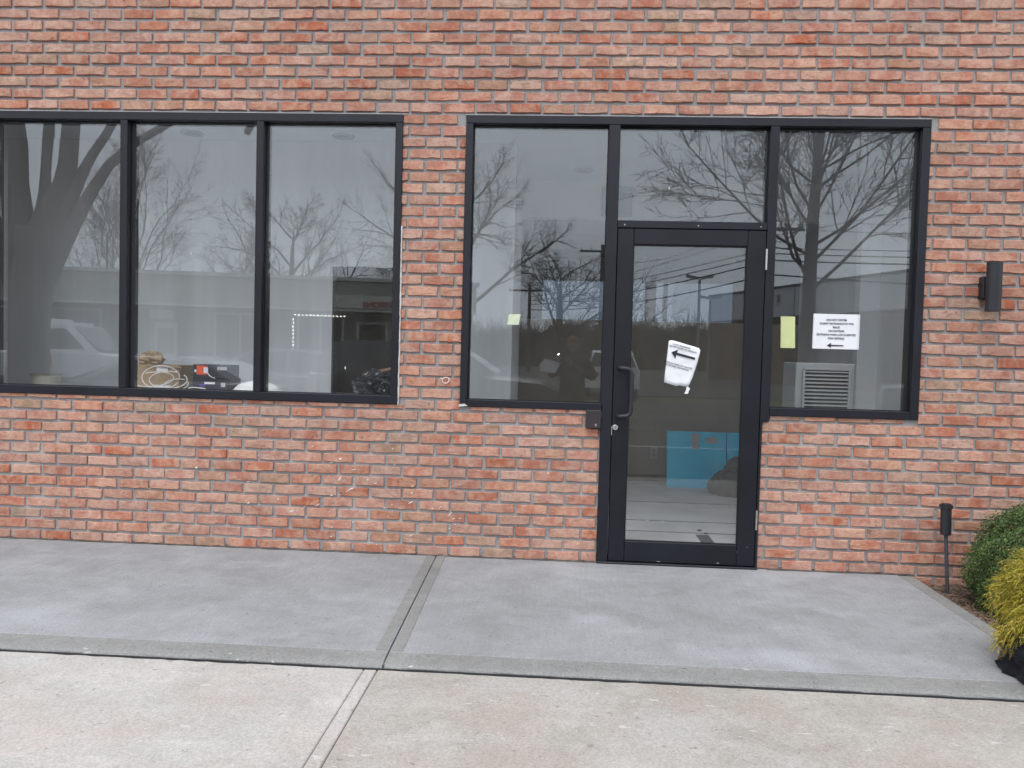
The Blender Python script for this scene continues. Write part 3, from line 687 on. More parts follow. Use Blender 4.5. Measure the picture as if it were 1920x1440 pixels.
c0 = len(mb.v); mb.v.append((2.245, -1.575, .10)); mb.f += [(nvv*nu+i, nvv*nu+(i+1) % nu, c0) for i in range(nu)]
mb.build('root_bag', M_blackbag, gy, smooth=True)

# ---------------------------------------------------------------- interior
M_white = simple('white_primed_board', (.82, .83, .83), .8, .04, 2)
k = NM('skim_coated_board', .85, .2); v = k.pos()
c = k.ramp(k.noise(1.2, 3, .5, k.pos((3.2, 1, .35))), [(.35, (.70, .72, .73)), (.65, (.86, .88, .89))]); k.col(c); M_board = k.m
M_ceil = simple('ceiling_paint', (.62, .63, .67), .85, .06, 2)
M_khaki = simple('khaki_wall_paint', (.29, .25, .19), .85, .08, 2)
M_brownw = simple('dark_brown_wall', (.26, .21, .15), .85, .15, 2)
M_floor = simple('interior_concrete', (.72, .72, .73), .75, .14, 3)
M_torn = simple('torn_board_edge', (.07, .065, .06), .95, .5, 60)
M_base = simple('brown_adhesive_strip', (.14, .085, .06), .9, .3, 10)
for i, (y0, y1) in enumerate(((.241, .935), (.943, 1.335), (1.343, 2.15), (2.158, 9))): 
    (struct(Bx(-6.2, 5.2, y0, y1, -.1, .003), 'interior_floor', M_floor))
for i, yy in enumerate((.939, 1.339, 2.154)): struct(Bx(-6.2, 5.2, yy-.005, yy+.005, -.09, .0065), 'floor_joint', M_groove)
Bx(1.0, 1.09, .62, .88, .0035, .006).build('floor_patch', simple('dark_floor_patch', (.10, .10, .11), .8), None, kind='structure')
struct(Bx(-6.2, 5.2, .241, 2.5, 2.85, 2.93), 'ceiling', M_ceil); struct(Bx(-6.2, 5.2, 2.6, 9, 2.52, 2.93), 'ceiling', M_ceil); struct(Bx(-6.2, 5.2, 2.5, 2.6, 2.515, 2.93), 'bulkhead', M_white)
struct(Bx(-6.2, 5.2, .24, 9, 2.94, 3.1), 'roof_deck', M_ceil)
struct(Bx(-6.2, -1.77, 1.2, 1.3, .004, 2.849), 'partition', M_board); struct(Bx(-1.77, -.95, 1.2, 1.3, 1.90, 2.849), 'partition', M_board)
struct(Bx(-.95, -.38, 1.2, 1.3, .004, 2.849), 'partition', M_board); struct(Bx(-.48, -.38, 1.3, 2.30, .004, 2.849), 'partition', M_white)
struct(Bx(-6.2, -.49, 3.0, 3.1, .004, 2.514), 'partition', M_brownw)
struct(Bx(2.36, 2.46, .241, 3.34, .004, 2.849), 'partition', M_board)
struct(Bx(2.21, 2.359, 1.25, 1.35, .004, 2.849), 'partition', M_board)
struct(Bx(-.48, 2.359, 3.35, 3.45, .004, 1.63), 'half_wall', M_khaki); struct(Bx(-.48, 2.359, 3.335, 3.349, .004, .072), 'adhesive_strip', M_base)
rn = random.Random(15); mb = MB(); x = -1.77
while x < -.95:
    w = rn.uniform(.008, .03); mb.box(x, min(x+w, -.95), 1.185, 1.199, 1.83+rn.uniform(0, .03), 1.885+rn.uniform(-.004, .02)); x += w
mb.build('torn_edge', M_torn, None, kind='structure')
Bx(-1.7695, -1.755, 1.199, 1.301, .004, 1.79).build('opening_trim', M_torn, None, kind='structure')
# rear wall with tinted windows
RY = 5.3
rw = [(-6.2, -.26), (.62, .84), (1.03, 1.16), (2.12, 5.2)]
M_rear = simple('rear_wall_shade_colour', (.06, .06, .07), .9, .1, 2)  # dimness of the far room is put into this wall colour
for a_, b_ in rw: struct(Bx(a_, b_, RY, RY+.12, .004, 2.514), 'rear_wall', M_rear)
for a_, b_ in ((-.26, .62), (.84, 1.03), (1.16, 2.12)):
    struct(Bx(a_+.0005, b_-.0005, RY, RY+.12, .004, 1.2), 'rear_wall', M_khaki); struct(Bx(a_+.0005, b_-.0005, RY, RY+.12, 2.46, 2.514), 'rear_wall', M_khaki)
    rwn = thing('rear_window', {-.26: 'grey rear window seen behind the pane left of the door', .84: 'narrow grey rear window seen at the left edge of door glass', 1.16: 'wide grey rear window with dark upright seen through the door'}[a_], 'window', (a_, RY, 1.2))
    Bx(a_, b_, RY+.05, RY+.056, 1.2, 2.46).build('pane', M_tint, rwn)
    if a_ == 1.16: Bx(1.25, 1.305, RY+.02, RY+.049, 1.2, 2.46).build('mullion', M_frame, rwn)
struct(Bx(-6.2, 5.2, 8.9, 9, .004, 1.1), 'rear_wall', M_khaki)
bs = Bx(.325, .60, 2.47, 2.485, 2.53, 2.80, bev=.004).build('notice_panel', simple('blue_grey_panel', (.13, .22, .33), .7)); tag(bs, 'square blue-grey panel on the bulkhead behind the frame upright', 'panel')
# downlights
for i, (x, y) in enumerate(((-2.79, .98), (-1.66, 1.03), (.15, 2.05))):
    dl = thing('downlight', ('unlit round ceiling downlight seen at top of middle left pane', 'unlit round ceiling downlight nearest the brick pier', 'unlit round ceiling downlight behind pane left of the door')[i], 'downlight', (x, y, 2.849), 'recessed ceiling downlights')
    MB().tube([(x, y, 2.8495), (x, y, 2.838)], [.085, .078], 24).build('trim_ring', simple('downlight_trim%d' % i, (.22, .23, .24), .5), dl)
    MB().tube([(x, y, 2.8375), (x, y, 2.8345)], .055, 20).build('lens', simple('downlight_lens%d' % i, (.12, .12, .13), .5), dl)
# ledge and clutter behind the left window
lg = Bx(-4.2, -.99, .241, .82, .90, .952, bev=.004).build('window_ledge', M_white); tag(lg, 'white ledge running inside the left window under the clutter', 'ledge')
M_card = simple('brown_cardboard', (.36, .26, .16), .85, .12, 9); M_card2 = simple('crumpled_kraft_paper', (.42, .31, .20), .9, .2, 20)
cbx = thing('cardboard_box', 'brown cardboard box behind the white cable coil', 'box', (-2.8, .5, .953))
Bx(-2.96, -2.62, .46, .70, .953, 1.128).build('carton', M_card, cbx)
MB().prism([(-2.60, 1.11), (-2.62, 1.129), (-2.85, 1.129), (-2.86, 1.118)], 1, .45, .459).build('flap', M_card, cbx)
Bx(-2.78, -2.70, .457, .4595, 1.085, 1.125).build('label_patch', M_paper, cbx); Bx(-2.80, -2.68, .4575, .4595, .962, .990).build('label_patch', M_paper, cbx)
tag(MB().blob((-2.88, .58, 1.165), (.085, .07, .052), 18, 12, .22, 3).build('kraft_paper', M_card2), 'crumpled brown kraft paper on top of the cardboard box', 'paper')
mb = MB(); rn = random.Random(17)
for q, (cx_, cz_, ra, rb, ph, yy) in enumerate(((-2.72, 1.045, .135, .075, .3, .40), (-2.66, 1.03, .12, .06, 1.1, .385), (-2.78, 1.03, .14, .055, 2.2, .41), (-2.60, 1.0, .10, .045, .2, .375))):
    pts = []
    for i in range(41):
        t = 2*math.pi*i/40*.93+ph; pts.append((cx_+ra*math.cos(t)*math.cos(.4*(q-1))-rb*math.sin(t)*math.sin(.4*(q-1)), yy+.03*math.sin(t+q), max(.957, cz_+rb*math.sin(t)*math.cos(.3*q)+ra*.35*math.cos(t)*math.sin(.5*(q-1)))))
    mb.tube(pts, .0038, 6)
mb.tube(smooth_pts([(-2.62, .40, .958), (-2.52, .37, .958), (-2.50, .36, .99), (-2.38, .34, .98)]), .0038, 6)
cc = mb.build('cable_coil', M_ring, None, smooth=True); tag(cc, 'loose coil of white cable in front of the cardboard box', 'cable')
M_blk = simple('black_printed_carton', (.022, .020, .034), .5, .2, 9); M_org = simple('orange_sticker', (.85, .11, .03), .6, .05); M_pur = simple('purple_print', (.16, .08, .40), .6); M_lab = simple('grey_label', (.42, .42, .44), .7)
b1 = thing('black_carton', 'upper black carton with an orange sticker, stacked behind the middle pane', 'box', (-2.38, .45, 1.05)); 
Bx(-2.505, -2.262, .42, .62, 1.049, 1.140, bev=.002).build('carton', M_blk, b1)
Bx(-2.478, -2.405, .417, .4195, 1.072, 1.133).build('sticker', M_org, b1); Bx(-2.428, -2.398, .4145, .4165, 1.083, 1.122).build('barcode_label', M_paper, b1); Bx(-2.494, -2.481, .417, .4195, 1.088, 1.105).build('sticker', M_paper, b1)
Bx(-2.335, -2.268, .417, .4195, 1.105, 1.128).build('grey_label', M_lab, b1)
b2_ = thing('black_carton', 'lower black carton with purple print and a white label, on the ledge', 'box', (-2.38, .45, .953))
Bx(-2.510, -2.258, .425, .64, .953, 1.048, bev=.002).build('carton', M_blk, b2_)
Bx(-2.425, -2.352, .4215, .4245, 1.008, 1.022).build('white_label', M_paper, b2_); MB().prism([(-2.465, .985), (-2.40, 1.02), (-2.395, 1.015), (-2.45, .98)], 1, .422, .4245).build('purple_print', M_pur, b2_)
MB().prism([(-2.46, 1.005), (-2.43, 1.008), (-2.43, 1.002), (-2.46, .999)], 1, .422, .4245).build('purple_print', M_pur, b2_); Bx(-2.31, -2.28, .4215, .4245, .99, 1.02).build('grey_label', M_lab, b2_)
MB().tube(smooth_pts([(-2.395, .40, 1.085), (-2.37, .39, 1.06), (-2.345, .41, 1.05)]), .003, 6).build('white_tab', M_ring, b1)
dm = MB(); dm.blob((-2.09, .50, .953), (.16, .14, .085), 28, 14); dm.v = [(p[0], p[1], max(p[2], .9535)) for p in dm.v]
o = thing('dome_shade', 'white dome lamp shade lying beside the black cartons', 'lamp shade', (-2.09, .5, .953)); dm.build('dome', M_white, o, smooth=True); MB().tube([(-2.09, .5, .9535), (-2.09, .5, .972)], .168, 28).build('rim', M_white, o)
bk = thing('paint_bucket', 'beige paint bucket with dripped rim behind the leftmost pane', 'bucket', (-3.63, .55, .953))
MB().tube([(-3.63, .55, .953), (-3.63, .55, 1.03)], [.085, .095], 24).build('pail', simple('beige_plastic', (.42, .40, .33), .6), bk); MB().tube([(-3.63, .55, 1.0305), (-3.63, .55, 1.042)], .100, 24).build('rim', simple('dried_paint_rim', (.22, .20, .16), .8, .5, 60), bk)
M_bag = simple('black_bin_bag', (.010, .011, .018), .25, .3, 20, 0, .6)
mb = MB(); rn = random.Random(3)
mb.blob((-1.24, .50, 1.03), (.175, .14, .09), 40, 24, .10, 5)
mb.v = [(p[0], p[1]+.01*math.sin(p[0]*70+p[2]*50), max(.9535, p[2]+.018*math.sin(p[0]*33+p[1]*25))) for p in mb.v]
tag(mb.build('bin_bag', M_bag), 'shiny black bin bag slumped in the dark right corner of left window', 'bag')
M_wood = simple('pine_board', (.36, .22, .12), .7, .2, 6)
tag(MB().prism([(-1.42, 1.10), (-1.05, 1.19), (-1.05, 1.17), (-1.42, 1.085)], 1, .78, .9).build('pine_board', M_wood), 'pine board lying behind the black bin bag', 'board')
struct(Bx(-1.6, -.96, 1.35, 2.1, .004, 1.0), 'workbench', M_brownw)
# HVAC unit behind right pane
hv = thing('louvred_unit', 'grey louvred ventilation unit standing behind the right pane', 'vent unit', (1.72, .6, 0))
M_hv = simple('grey_enamel', (.38, .40, .41), .5, .05); M_hvd = simple('dark_cavity', (.05, .055, .06), .8)
UX0, UX1, UZ = 1.545, 1.925, 1.262
Bx(UX0, UX1, .47, .78, .004, UZ, bev=.006).build('cabinet', M_hv, hv)
Bx(UX0+.055, UX1-.045, .4655, .4695, .86, UZ-.045).build('cavity', M_hvd, hv)
for (a_, b_, c_, d_) in ((UX0+.045, UX1-.035, UZ-.047, UZ-.032), (UX0+.040, UX0+.056, .86, UZ-.048), (UX1-.046, UX1-.030, .86, UZ-.048)): Bx(a_, b_, .445, .4645, c_, d_, bev=.002).build('grille_frame', M_hv, hv)
for i in range(14):
    z = UZ-.062-.0245*i; MB().prism([(.446, z), (.4645, z+.010), (.4645, z+.013), (.446, z+.005)], 0, UX0+.057, UX1-.047).build('louvre_slat', M_hv, hv)
# items seen through the door
out = thing('wall_outlet', 'beige double wall outlet low on the khaki half wall', 'outlet', (.97, 3.34, .3))
Bx(.930, 1.005, 3.342, 3.3495, .235, .36, bev=.002).build('cover_plate', simple('ivory_plastic', (.40, .37, .30), .5), out)
for z in (.272, .322): Bx(.95, .985, 3.339, 3.3415, z-.014, z+.014, bev=.001).build('socket', simple('ivory_socket', (.28, .26, .22), .5), out)
M_cyan = simple('cyan_protective_film', (.002, .63, 1.0), .35, .10, 5, 0, .5)
def lean_sheet(x0, x1, name, label):
    o = thing(name, label, 'sheet', (x0, 3.1, 0)); mb = MB()
    mb.prism([(3.02, .004), (3.04, .004), (3.14, .545), (3.12, .545)], 0, x0, x1); mb.build('film_face', M_cyan, o); return o
s1 = lean_sheet(1.065, 1.64, 'blue_sheet', 'bright blue film-covered sheet with two grey stickers leaning on half wall')
s2 = lean_sheet(1.652, 2.02, 'blue_sheet', 'blue film-covered sheet partly hidden at right behind the door stile')
for (a_, b_, c_, d_, mt) in ((1.30, 1.385, .43, .53, M_lab), (1.305, 1.38, .375, .425, M_lab), (1.44, 1.555, .435, .495, M_lab)):
    yy = 3.02+(c_+d_)/2*.1848-.002; MB().prism([(3.02+c_*.1848-.003, c_), (3.02+c_*.1848-.0005, c_), (3.02+d_*.1848-.0005, d_), (3.02+d_*.1848-.003, d_)], 0, a_, b_).build('sticker', mt, s1)
mb = MB(); mb.blob((1.70, 2.72, .08), (.30, .22, .15), 40, 24, .03, 8)
mb.blob((1.74, 2.80, .24), (.17, .14, .11), 32, 20, .04, 9)
mb.blob((1.60, 2.66, .15), (.13, .12, .09), 28, 18, .04, 10)
mb.v = [(p[0], p[1], max(.0045, p[2]+.015*math.sin(p[0]*28+p[1]*19)+.008*math.sin(p[0]*70-p[2]*60))) for p in mb.v]
tag(mb.build('dust_sheet', simple('grey_canvas', (.10, .088, .085), .9, .25, 16), smooth=True), 'heap of grey canvas dustsheet on the floor before blue sheets', 'cloth')
rn = random.Random(6)
for i, (x, y) in enumerate(((1.05, 1.02), (1.08, .92), (.7, 1.3), (.82, 1.28), (1.02, 2.5))):
    tag(MB().blob((x, y, .009), (rn.uniform(.01, .02), .01, .006), 8, 5, .3, i).build('debris_scrap', M_torn if i < 2 else M_splat), ('dark debris scrap farther from the door glass beside the floor patch', 'dark debris scrap nearest the door glass beside the floor patch', 'pale debris scrap at the left of the interior floor', 'pale debris scrap in the middle of the interior floor', 'pale debris scrap deep in the room before the canvas heap')[i], 'debris', 'debris scraps on the interior floor')

# ---------------------------------------------------------------- across the lot: what the glass mirrors
M_bark = simple('grey_brown_bark', (.21, .19, .155), .95, .3, 7, bump=.6); M_barkd = simple('dark_bark', (.045, .04, .035), .95, .3, 9)
M_bud = simple('green_bud', (.10, .10, .04), .8, .3, 9)
def grow(mbs, p, d, L, r, lvl, spec, rn):
    kids, ratio, spread, upt, maxl = spec; ns = 5 if lvl < 2 else 3
    P = [p]; v = d.normalized(); rr = [r]
    for i in range(ns):
        v = (v+Vector((rn.gauss(0, .13), rn.gauss(0, .13), rn.gauss(0, .10)+upt*.25))).normalized(); P.append(P[-1]+v*L/ns); rr.append(r*(1-.62*(i+1)/ns))
    mbs[min(lvl, len(mbs)-1)].tube(P, rr, (8, 6, 4, 3, 3)[min(lvl, 4)], cap=False)
    if lvl >= maxl: return P[-1]
    for c_ in range(kids[lvl]):
        t = rn.uniform(.25, 1) if c_ else 1.0; i = min(ns-1, int(t*ns)); f_ = t*ns-i; q = P[i].lerp(P[i+1], f_)
        ax = v.orthogonal().normalized(); ax.rotate(Matrix.Rotation(rn.uniform(0, 6.28), 3, v)); ang = rn.uniform(.35, 1)*spread if c_ else spread*.25
        nd = v.copy(); nd.rotate(Matrix.Rotation(ang, 3, ax)); grow(mbs, q, nd, L*ratio*rn.uniform(.7, 1.15), max(.0065, rr[i]*(.5 if c_ else .8)), lvl+1, spec, rn)
def bare_tree(label, x, y, h, r, seed, spec, limbs=7, z0=-.22, spreadx=1.0, mat=None, group=None, fork=.35, lr=.36, el=(.5, .9), keep=.12):
    rn = random.Random(seed); t = thing('bare_tree', label, 'tree', (x, y, z0), group); mat = mat or M_barkd
    tr = MB(); P = [(x, y, z0), (x+rn.uniform(-.02, .02), y, z0+h*.15), (x+rn.uniform(-.03, .03), y, z0+h*fork), (x+rn.uniform(-.06, .06), y, z0+h*.6), (x+rn.uniform(-.15, .15), y, z0+h*.85)]
    tr.tube(P, [r*1.25, r, r*.85, max(r*.5, r*keep*1.8), r*keep], 10); tr.build('trunk', mat, t, smooth=True)
    mbs = [MB(), MB(), MB(), MB()]
    for i in range(limbs):
        f_ = fork*.85+(.85-fork*.8)*i/limbs; a_ = i*2.4+rn.uniform(-.4, .4); e_ = rn.uniform(*el)+.3*i/limbs
        p = Vector((x, y, z0+h*f_)); d = Vector((math.cos(a_)*math.cos(e_)*spreadx, math.sin(a_)*math.cos(e_)*spreadx, math.sin(e_)))
        m0 = [MB()]+mbs[1:]; grow(m0, p, d, h*.42*(1.15-.6*i/limbs), r*lr*(1-.5*i/limbs), 0, spec, rn); m0[0].build('limb', mat, t, smooth=True)
    cr_ = MB()
    for q in mbs[1:]: cr_.add(q.v, q.f)
    cr_.build('crown', mat, t, kind='stuff'); return t, cr_
SP = ((7, 7, 6, 4), .50, 1.0, .12, 3)
SPf = ((8, 7, 7, 4), .48, 1.1, .10, 3)
# young budding street tree, right
pt, crn = bare_tree('slender young street tree just budding, by the kerb behind the camera', 4.42, -10, 7.2, .135, 5, ((9, 8, 5, 5), .47, 1.0, .2, 3), 22, -.19, 1.15, M_barkd, fork=.44, lr=.25, el=(.42, .85), keep=.4)
bd = MB(); rn = random.Random(2)
for i in range(0, len(crn.v), 9):
    p = Vector(crn.v[i]); 
    if rn.random() < .35:
        q = p+Vector((rn.uniform(-.04, .04), rn.uniform(-.04, .04), rn.uniform(0, .05))); s_ = rn.uniform(.01, .02); bd.add([q, q+Vector((s_, 0, s_)), q+Vector((-s_*.4, s_, s_*1.4))], [(0, 1, 2)])
bd.build('buds', M_bud, pt, kind='stuff')
# large many-stemmed tree, left: trunk forking into five heavy limbs
lt = thing('large_tree', 'large old tree forking into heavy limbs in front of the strip mall', 'tree', (-9.45, -9, -.22))
MB().tube([(-9.6, -9, -.22), (-9.55, -9, .3), (-9.5, -9, 1.6), (-9.42, -9, 2.7), (-9.33, -9, 3.25)], [.55, .36, .33, .34, .40], 16).build('trunk', M_bark, lt, smooth=True)
LM = [([(-9.55, -9, 2.8), (-9.72, -8.9, 3.7), (-9.72, -8.9, 5.0), (-10.1, -8.8, 7.5)], [.32, .24, .21, .12]), ([(-9.6, -9.05, 2.0), (-10.5, -9.2, 3.6), (-11.1, -9.2, 5.5), (-11.6, -9.2, 7.5)], [.26, .18, .14, .1]),
      ([(-9.35, -9, 3.2), (-9.3, -9.1, 3.8), (-9.28, -9.1, 4.4), (-9.22, -9.1, 5.1), (-9.1, -9.1, 7.0)], [.16, .11, .085, .10, .05]), ([(-9.3, -9, 3.1), (-9.0, -9, 3.75), (-8.80, -8.95, 4.15), (-8.70, -8.9, 5.0), (-8.4, -8.8, 7.5)], [.30, .22, .17, .15, .1]),
      ([(-9.35, -9, 2.3), (-8.75, -9, 3.8), (-8.45, -9, 4.45), (-8.02, -9, 5.05), (-7.2, -9, 6.6)], [.22, .12, .085, .07, .05]), ([(-9.3, -9, 2.2), (-8.5, -9.05, 3.8), (-7.95, -9.05, 4.6), (-7.0, -9.05, 5.15), (-5.6, -9.05, 5.9)], [.19, .11, .08, .06, .03])]
mbs = [MB(), MB(), MB()]; rn = random.Random(9)
for P, rr in LM:
    MB().tube(smooth_pts(P, 1), [rr[0]]+[r_ for r_ in sum(([a_*.75+b_*.25, a_*.25+b_*.75] for a_, b_ in zip(rr, rr[1:])), [])]+[rr[-1]], 10).build('limb', M_bark, lt, smooth=True)
    for _ in range(4): grow([mbs[0], mbs[1], mbs[2]], Vector(P[-1])-Vector((0, 0, rn.uniform(0, 1.2))), Vector((rn.uniform(-1, 1), rn.uniform(-1, 1), rn.uniform(.1, 1))), 2.4, .06, 0, ((5, 5, 4), .55, .9, .1, 2), rn)
cm = MB(); [cm.add(q.v, q.f) for q in mbs]; cm.build('crown', M_bark, lt, kind='stuff')
# trees further off
for a_ in (('wide bare tree behind the dark parked car', -.2, -48, 8.2, .32, 11, SPf, 10, 1.25), ('smaller bare tree standing left of the utility pole', 4.1, -52, 7.4, .2, 14, SP, 8, 1.0),
           ('tall bare tree mirrored beside the pale partition edge', -5.2, -34, 10.5, .3, 12, SPf, 10, 1.1), ('rounded bare tree rising over the middle of strip mall roof', -15.2, -40, 9.3, .32, 13, SPf, 10, 1.1),
           ('lower bare tree left of the rounded one over strip mall', -19.5, -44, 7.4, .25, 15, SP, 9, 1.2), ('thin upright bare tree beside the large old trunk', -19.8, -32, 9.6, .14, 16, SP, 9, .6),
           ('small twiggy bare tree over the left end of strip mall', -23.5, -36, 8.2, .14, 18, SP, 9, .7), ('low bare tree behind the right end of strip mall', -9.6, -46, 7.2, .24, 19, SPf, 9, 1.2)):
    bare_tree(*a_[:7], limbs=a_[7], spreadx=a_[8])
ev = thing('evergreen_tree', 'dark conical evergreen behind the strip mall roof near the pier', 'tree', (-8.2, -40, -.2))
MB().tube([(-8.2, -40, -.2), (-8.2, -40, 6.4)], [.2, .02], 8).build('trunk', M_barkd, ev); mb = MB(); rn = random.Random(1)
for i in range(5000):
    h_ = rn.random()**1.4; t = rn.uniform(0, 6.28); rr = (1-h_)*2.2*rn.uniform(.5, 1.05); p = Vector((-8.2+rr*math.cos(t), -40+rr*math.sin(t), .8+5.9*h_-.25*rr)); d = Vector((math.cos(t), math.sin(t), -.3))*rn.uniform(.15, .3); s_ = Vector((-math.sin(t), math.cos(t), .2))*.07
    mb.add([p-s_, p+s_, p+d], [(0, 1, 2)])
mb.build('crown', simple('conifer_needles', (.03, .05, .022), .9), ev, kind='stuff')
mb = MB(); rn = random.Random(77); nx = 260
top = [3.9+.35*math.sin(i*.11)+.3*math.sin(i*.73+1)+rn.uniform(-.45, .45) for i in range(nx+1)]
vs = []
for i in range(nx+1):
    x = -90+.75*i; vs += [(x, -84+rn.uniform(-.5, .5), -.3), (x, -84+rn.uniform(-.8, .8), top[i]*.6), (x, -86, top[i]), (x, -92, -.3)]
mb.add(vs, [(i*4+j, i*4+4+j, i*4+5+j, i*4+1+j) for i in range(nx) for j in range(3)])
for i in range(13000):
    q = rn.uniform(0, nx-1); x = -90+.75*q; h0 = top[int(q)]; p = Vector((x, rn.uniform(-87, -83), h0*rn.uniform(.5, .95))); a_ = rn.uniform(-1.1, 1.1); L = rn.uniform(.5, 2.4)
    mb.tube([p, p+Vector((math.sin(a_)*L, 0, math.cos(a_)*L))], [.05, .015], 3, cap=False)
mb.build('distant_woods', M_barkd, kind='stuff', label='dark line of distant leafless woods beyond the street', cat='woods')

# strip mall opposite; built facing +y about its right corner, then turned
sm = thing('strip_mall', 'long single-storey strip mall with a pale fascia and glass shopfronts', 'building')
M_sid = simple('pale_fascia', (.34, .34, .29), .8, .08, 1); M_swal = simple('grey_render', (.17, .17, .155), .85, .1, 1); M_trim = simple('white_roof_trim', (.62, .62, .58), .7); M_shop = simple('shop_glass_dark', (.05, .052, .05), .12, .2, 1)
Bx(-30, 3, -12, -.6, 0, 3.5).build('wall', M_swal, sm); Bx(-30, 3, -12.3, .6, 2.86, 3.93, bev=.03).build('fascia', M_sid, sm); Bx(-30.1, 3.1, -12.4, .68, 3.935, 4.06).build('roof_edge', M_trim, sm); Bx(-30, 3, .602, .62, 2.83, 2.9).build('fascia_trim', M_trim, sm)
def shopwin(x0, x1, z0, z1, nm='window'):
    w = Bx(x0, x1, -.56, -.50, z0, z1).build(nm, M_shop, sm)
    f = MB()
    for q in [x0, x1]+([(x0+x1)/2] if x1-x0 > 1.6 else []): f.box(q-.04, q+.04, -.50, -.46, z0, z1)
    f.box(x0-.04, x1+.04, -.50, -.455, z1, z1+.08); f.box(x0-.04, x1+.04, -.50, -.455, z0-.08, z0); f.build('frame', M_trim, w); return w
for x0, x1 in ((-22, -19.6), (-18.6, -16.8), (-14.2, -12.6), (-12.2, -10.6), (-6.6, -4.8), (-3.6, -1.95), (.05, 2.4)): shopwin(x0, x1, .75, 2.6)
dd = Bx(-8.75, -7.95, -.58, -.50, 0, 2.25).build('door', M_trim, sm); Bx(-8.63, -8.07, -.499, -.49, 1.1, 2.05).build('pane', M_shop, dd)
Bx(-8.9, -8.1, -.58, -.40, 2.38, 2.72).build('air_conditioner', M_trim, sm)
d2 = Bx(-1.35, -.35, -.58, -.50, 0, 2.4).build('door', M_shop, sm); f = MB(); f.box(-1.45, -1.35, -.5, -.45, 0, 2.5); f.box(-.35, -.25, -.5, -.45, 0, 2.5); f.box(-1.45, -.25, -.5, -.449, 2.4, 2.5); f.box(-1.35, -.35, -.5, -.45, 1.0, 1.05); f.build('frame', M_trim, d2)
mb = MB()
for x in [-3.75+.14*i for i in range(14)]: mb.box(x, x+.07, -.46, -.44, 2.66, 2.70)
for z in [.8+.14*i for i in range(13)]: mb.box(-3.8, -3.76, -.46, -.44, z, z+.07); mb.box(-.12, -.08, -.46, -.44, z, z+.07)
mb.build('led_strip', emis('led_white', (1, .97, .9), 9), sm)
sgn = Bx(-2.2, 1.4, .6205, .66, 2.95, 3.42).build('sign_panel', simple('white_sign_panel', (.62, .60, .54), .7), sm)
M_red = simple('red_sign_letters', (.35, .04, .03), .6)
t1 = text('PROVISIONS', .30, (-.35, .668, 3.08), M_red, sgn, face='+y', name='lettering', ext=.004, bold=.012)
nn = text('OPEN', .34, (1.0, -.42, 1.95), emis('neon_red', (1, .08, .04), 11), sm, face='+y', name='neon_sign', ext=.01, bold=.008)
Bx(.5, 2.3, -.45, -.44, 2.36, 2.39).build('tube_light', emis('tube_white', (1, .95, .8), 9), sm)
sm.location = (-6.3, -25.5, -.2); sm.rotation_euler = (0, 0, math.atan2(-2.8, 13.3))
# white warehouse at right
wb = thing('warehouse', 'long plain white warehouse above dark lower shopfronts at the right', 'building')
M_wb = simple('white_block_wall', (.66, .67, .68), .85, .08, .4)
Bx(-4, 30, -14, 0, 4.1, 5.85).build('upper_wall', M_wb, wb); Bx(-4, 30, -14, -.02, 0, 4.095).build('lower_wall', M_base, wb); Bx(-4.1, 30.1, -14.1, .06, 5.855, 5.98).build('parapet', simple('dark_parapet', (.09, .09, .09), .8), wb)
for x in (0, 6, 12, 18, 24): w_ = Bx(x, x+3.6, .0, .03, .8, 3.2).build('window', M_shop, wb)
Bx(5.1, 5.35, .0, .06, 5.0, 5.45).build('wall_box', M_brownw, wb); Bx(6.9, 6.95, .001, .02, 4.1, 5.8).build('control_joint', M_gap, wb)
wb.location = (11.7, -51, -.22); wb.rotation_euler = (0, 0, math.atan2(16, 4.8))
# utility poles, street lamps, cables
M_pole = simple('weathered_pole', (.10, .085, .07), .9); M_galv = simple('galvanised_steel', (.25, .26, .27), .5)
def upole(x, y, h, lab, arm=1.3):
    o = thing('utility_pole', lab, 'pole', (x, y, -.24)); MB().tube([(x, y, -.24), (x, y, h)], [.17, .12], 10).build('mast', M_pole, o)
    Bx(x-arm, x+arm, y-.05, y+.05, h-.5, h-.36).build('crossarm', M_pole, o)
    for q in (-arm+.1, -arm*.5, arm*.5, arm-.1): MB().tube([(x+q, y, h-.36), (x+q, y, h-.16)], [.05, .03], 6).build('insulator', M_galv, o)
upole(2.55, -50, 8.6, 'utility pole with one crossarm beside the wide bare tree', 1.5); upole(-2.55, -58, 6.5, 'distant utility pole in front of the wide bare tree', 1.6); upole(8.75, -30.2, 7.2, 'near utility pole carrying the street cables at right'); upole(30, -27, 7.4, 'last utility pole beyond the white warehouse')
for x, y, h, lab in ((7.7, -42, 5.7, 'double-headed parking lot lamp, the taller of the pair'), (10.1, -52, 5.3, 'double-headed parking lot lamp, the shorter farther one')):
    o = thing('lot_lamp', lab, 'street lamp', (x, y, -.24)); MB().tube([(x, y, -.24), (x, y, h)], [.10, .07], 10).build('mast', M_galv, o)
    for s_ in (-1, 1): MB().prism([(x+s_*.08, h-.02), (x+s_*.75, h+.10), (x+s_*.75, h+.26), (x+s_*.08, h+.10)], 1, y-.2, y+.2).build('lamp_head', M_galv, o)
def cable(P, sag, r=.02):
    mb = MB(); pts = []
    for a_, b_ in zip(P, P[1:]):
        a_, b_ = Vector(a_), Vector(b_)
        for i in range(14): t = i/14; q = a_.lerp(b_, t); q.z -= sag*4*t*(1-t)*(b_-a_).length/30; pts.append(q)
    pts.append(Vector(P[-1])); mb.tube(pts, r, 4); return mb
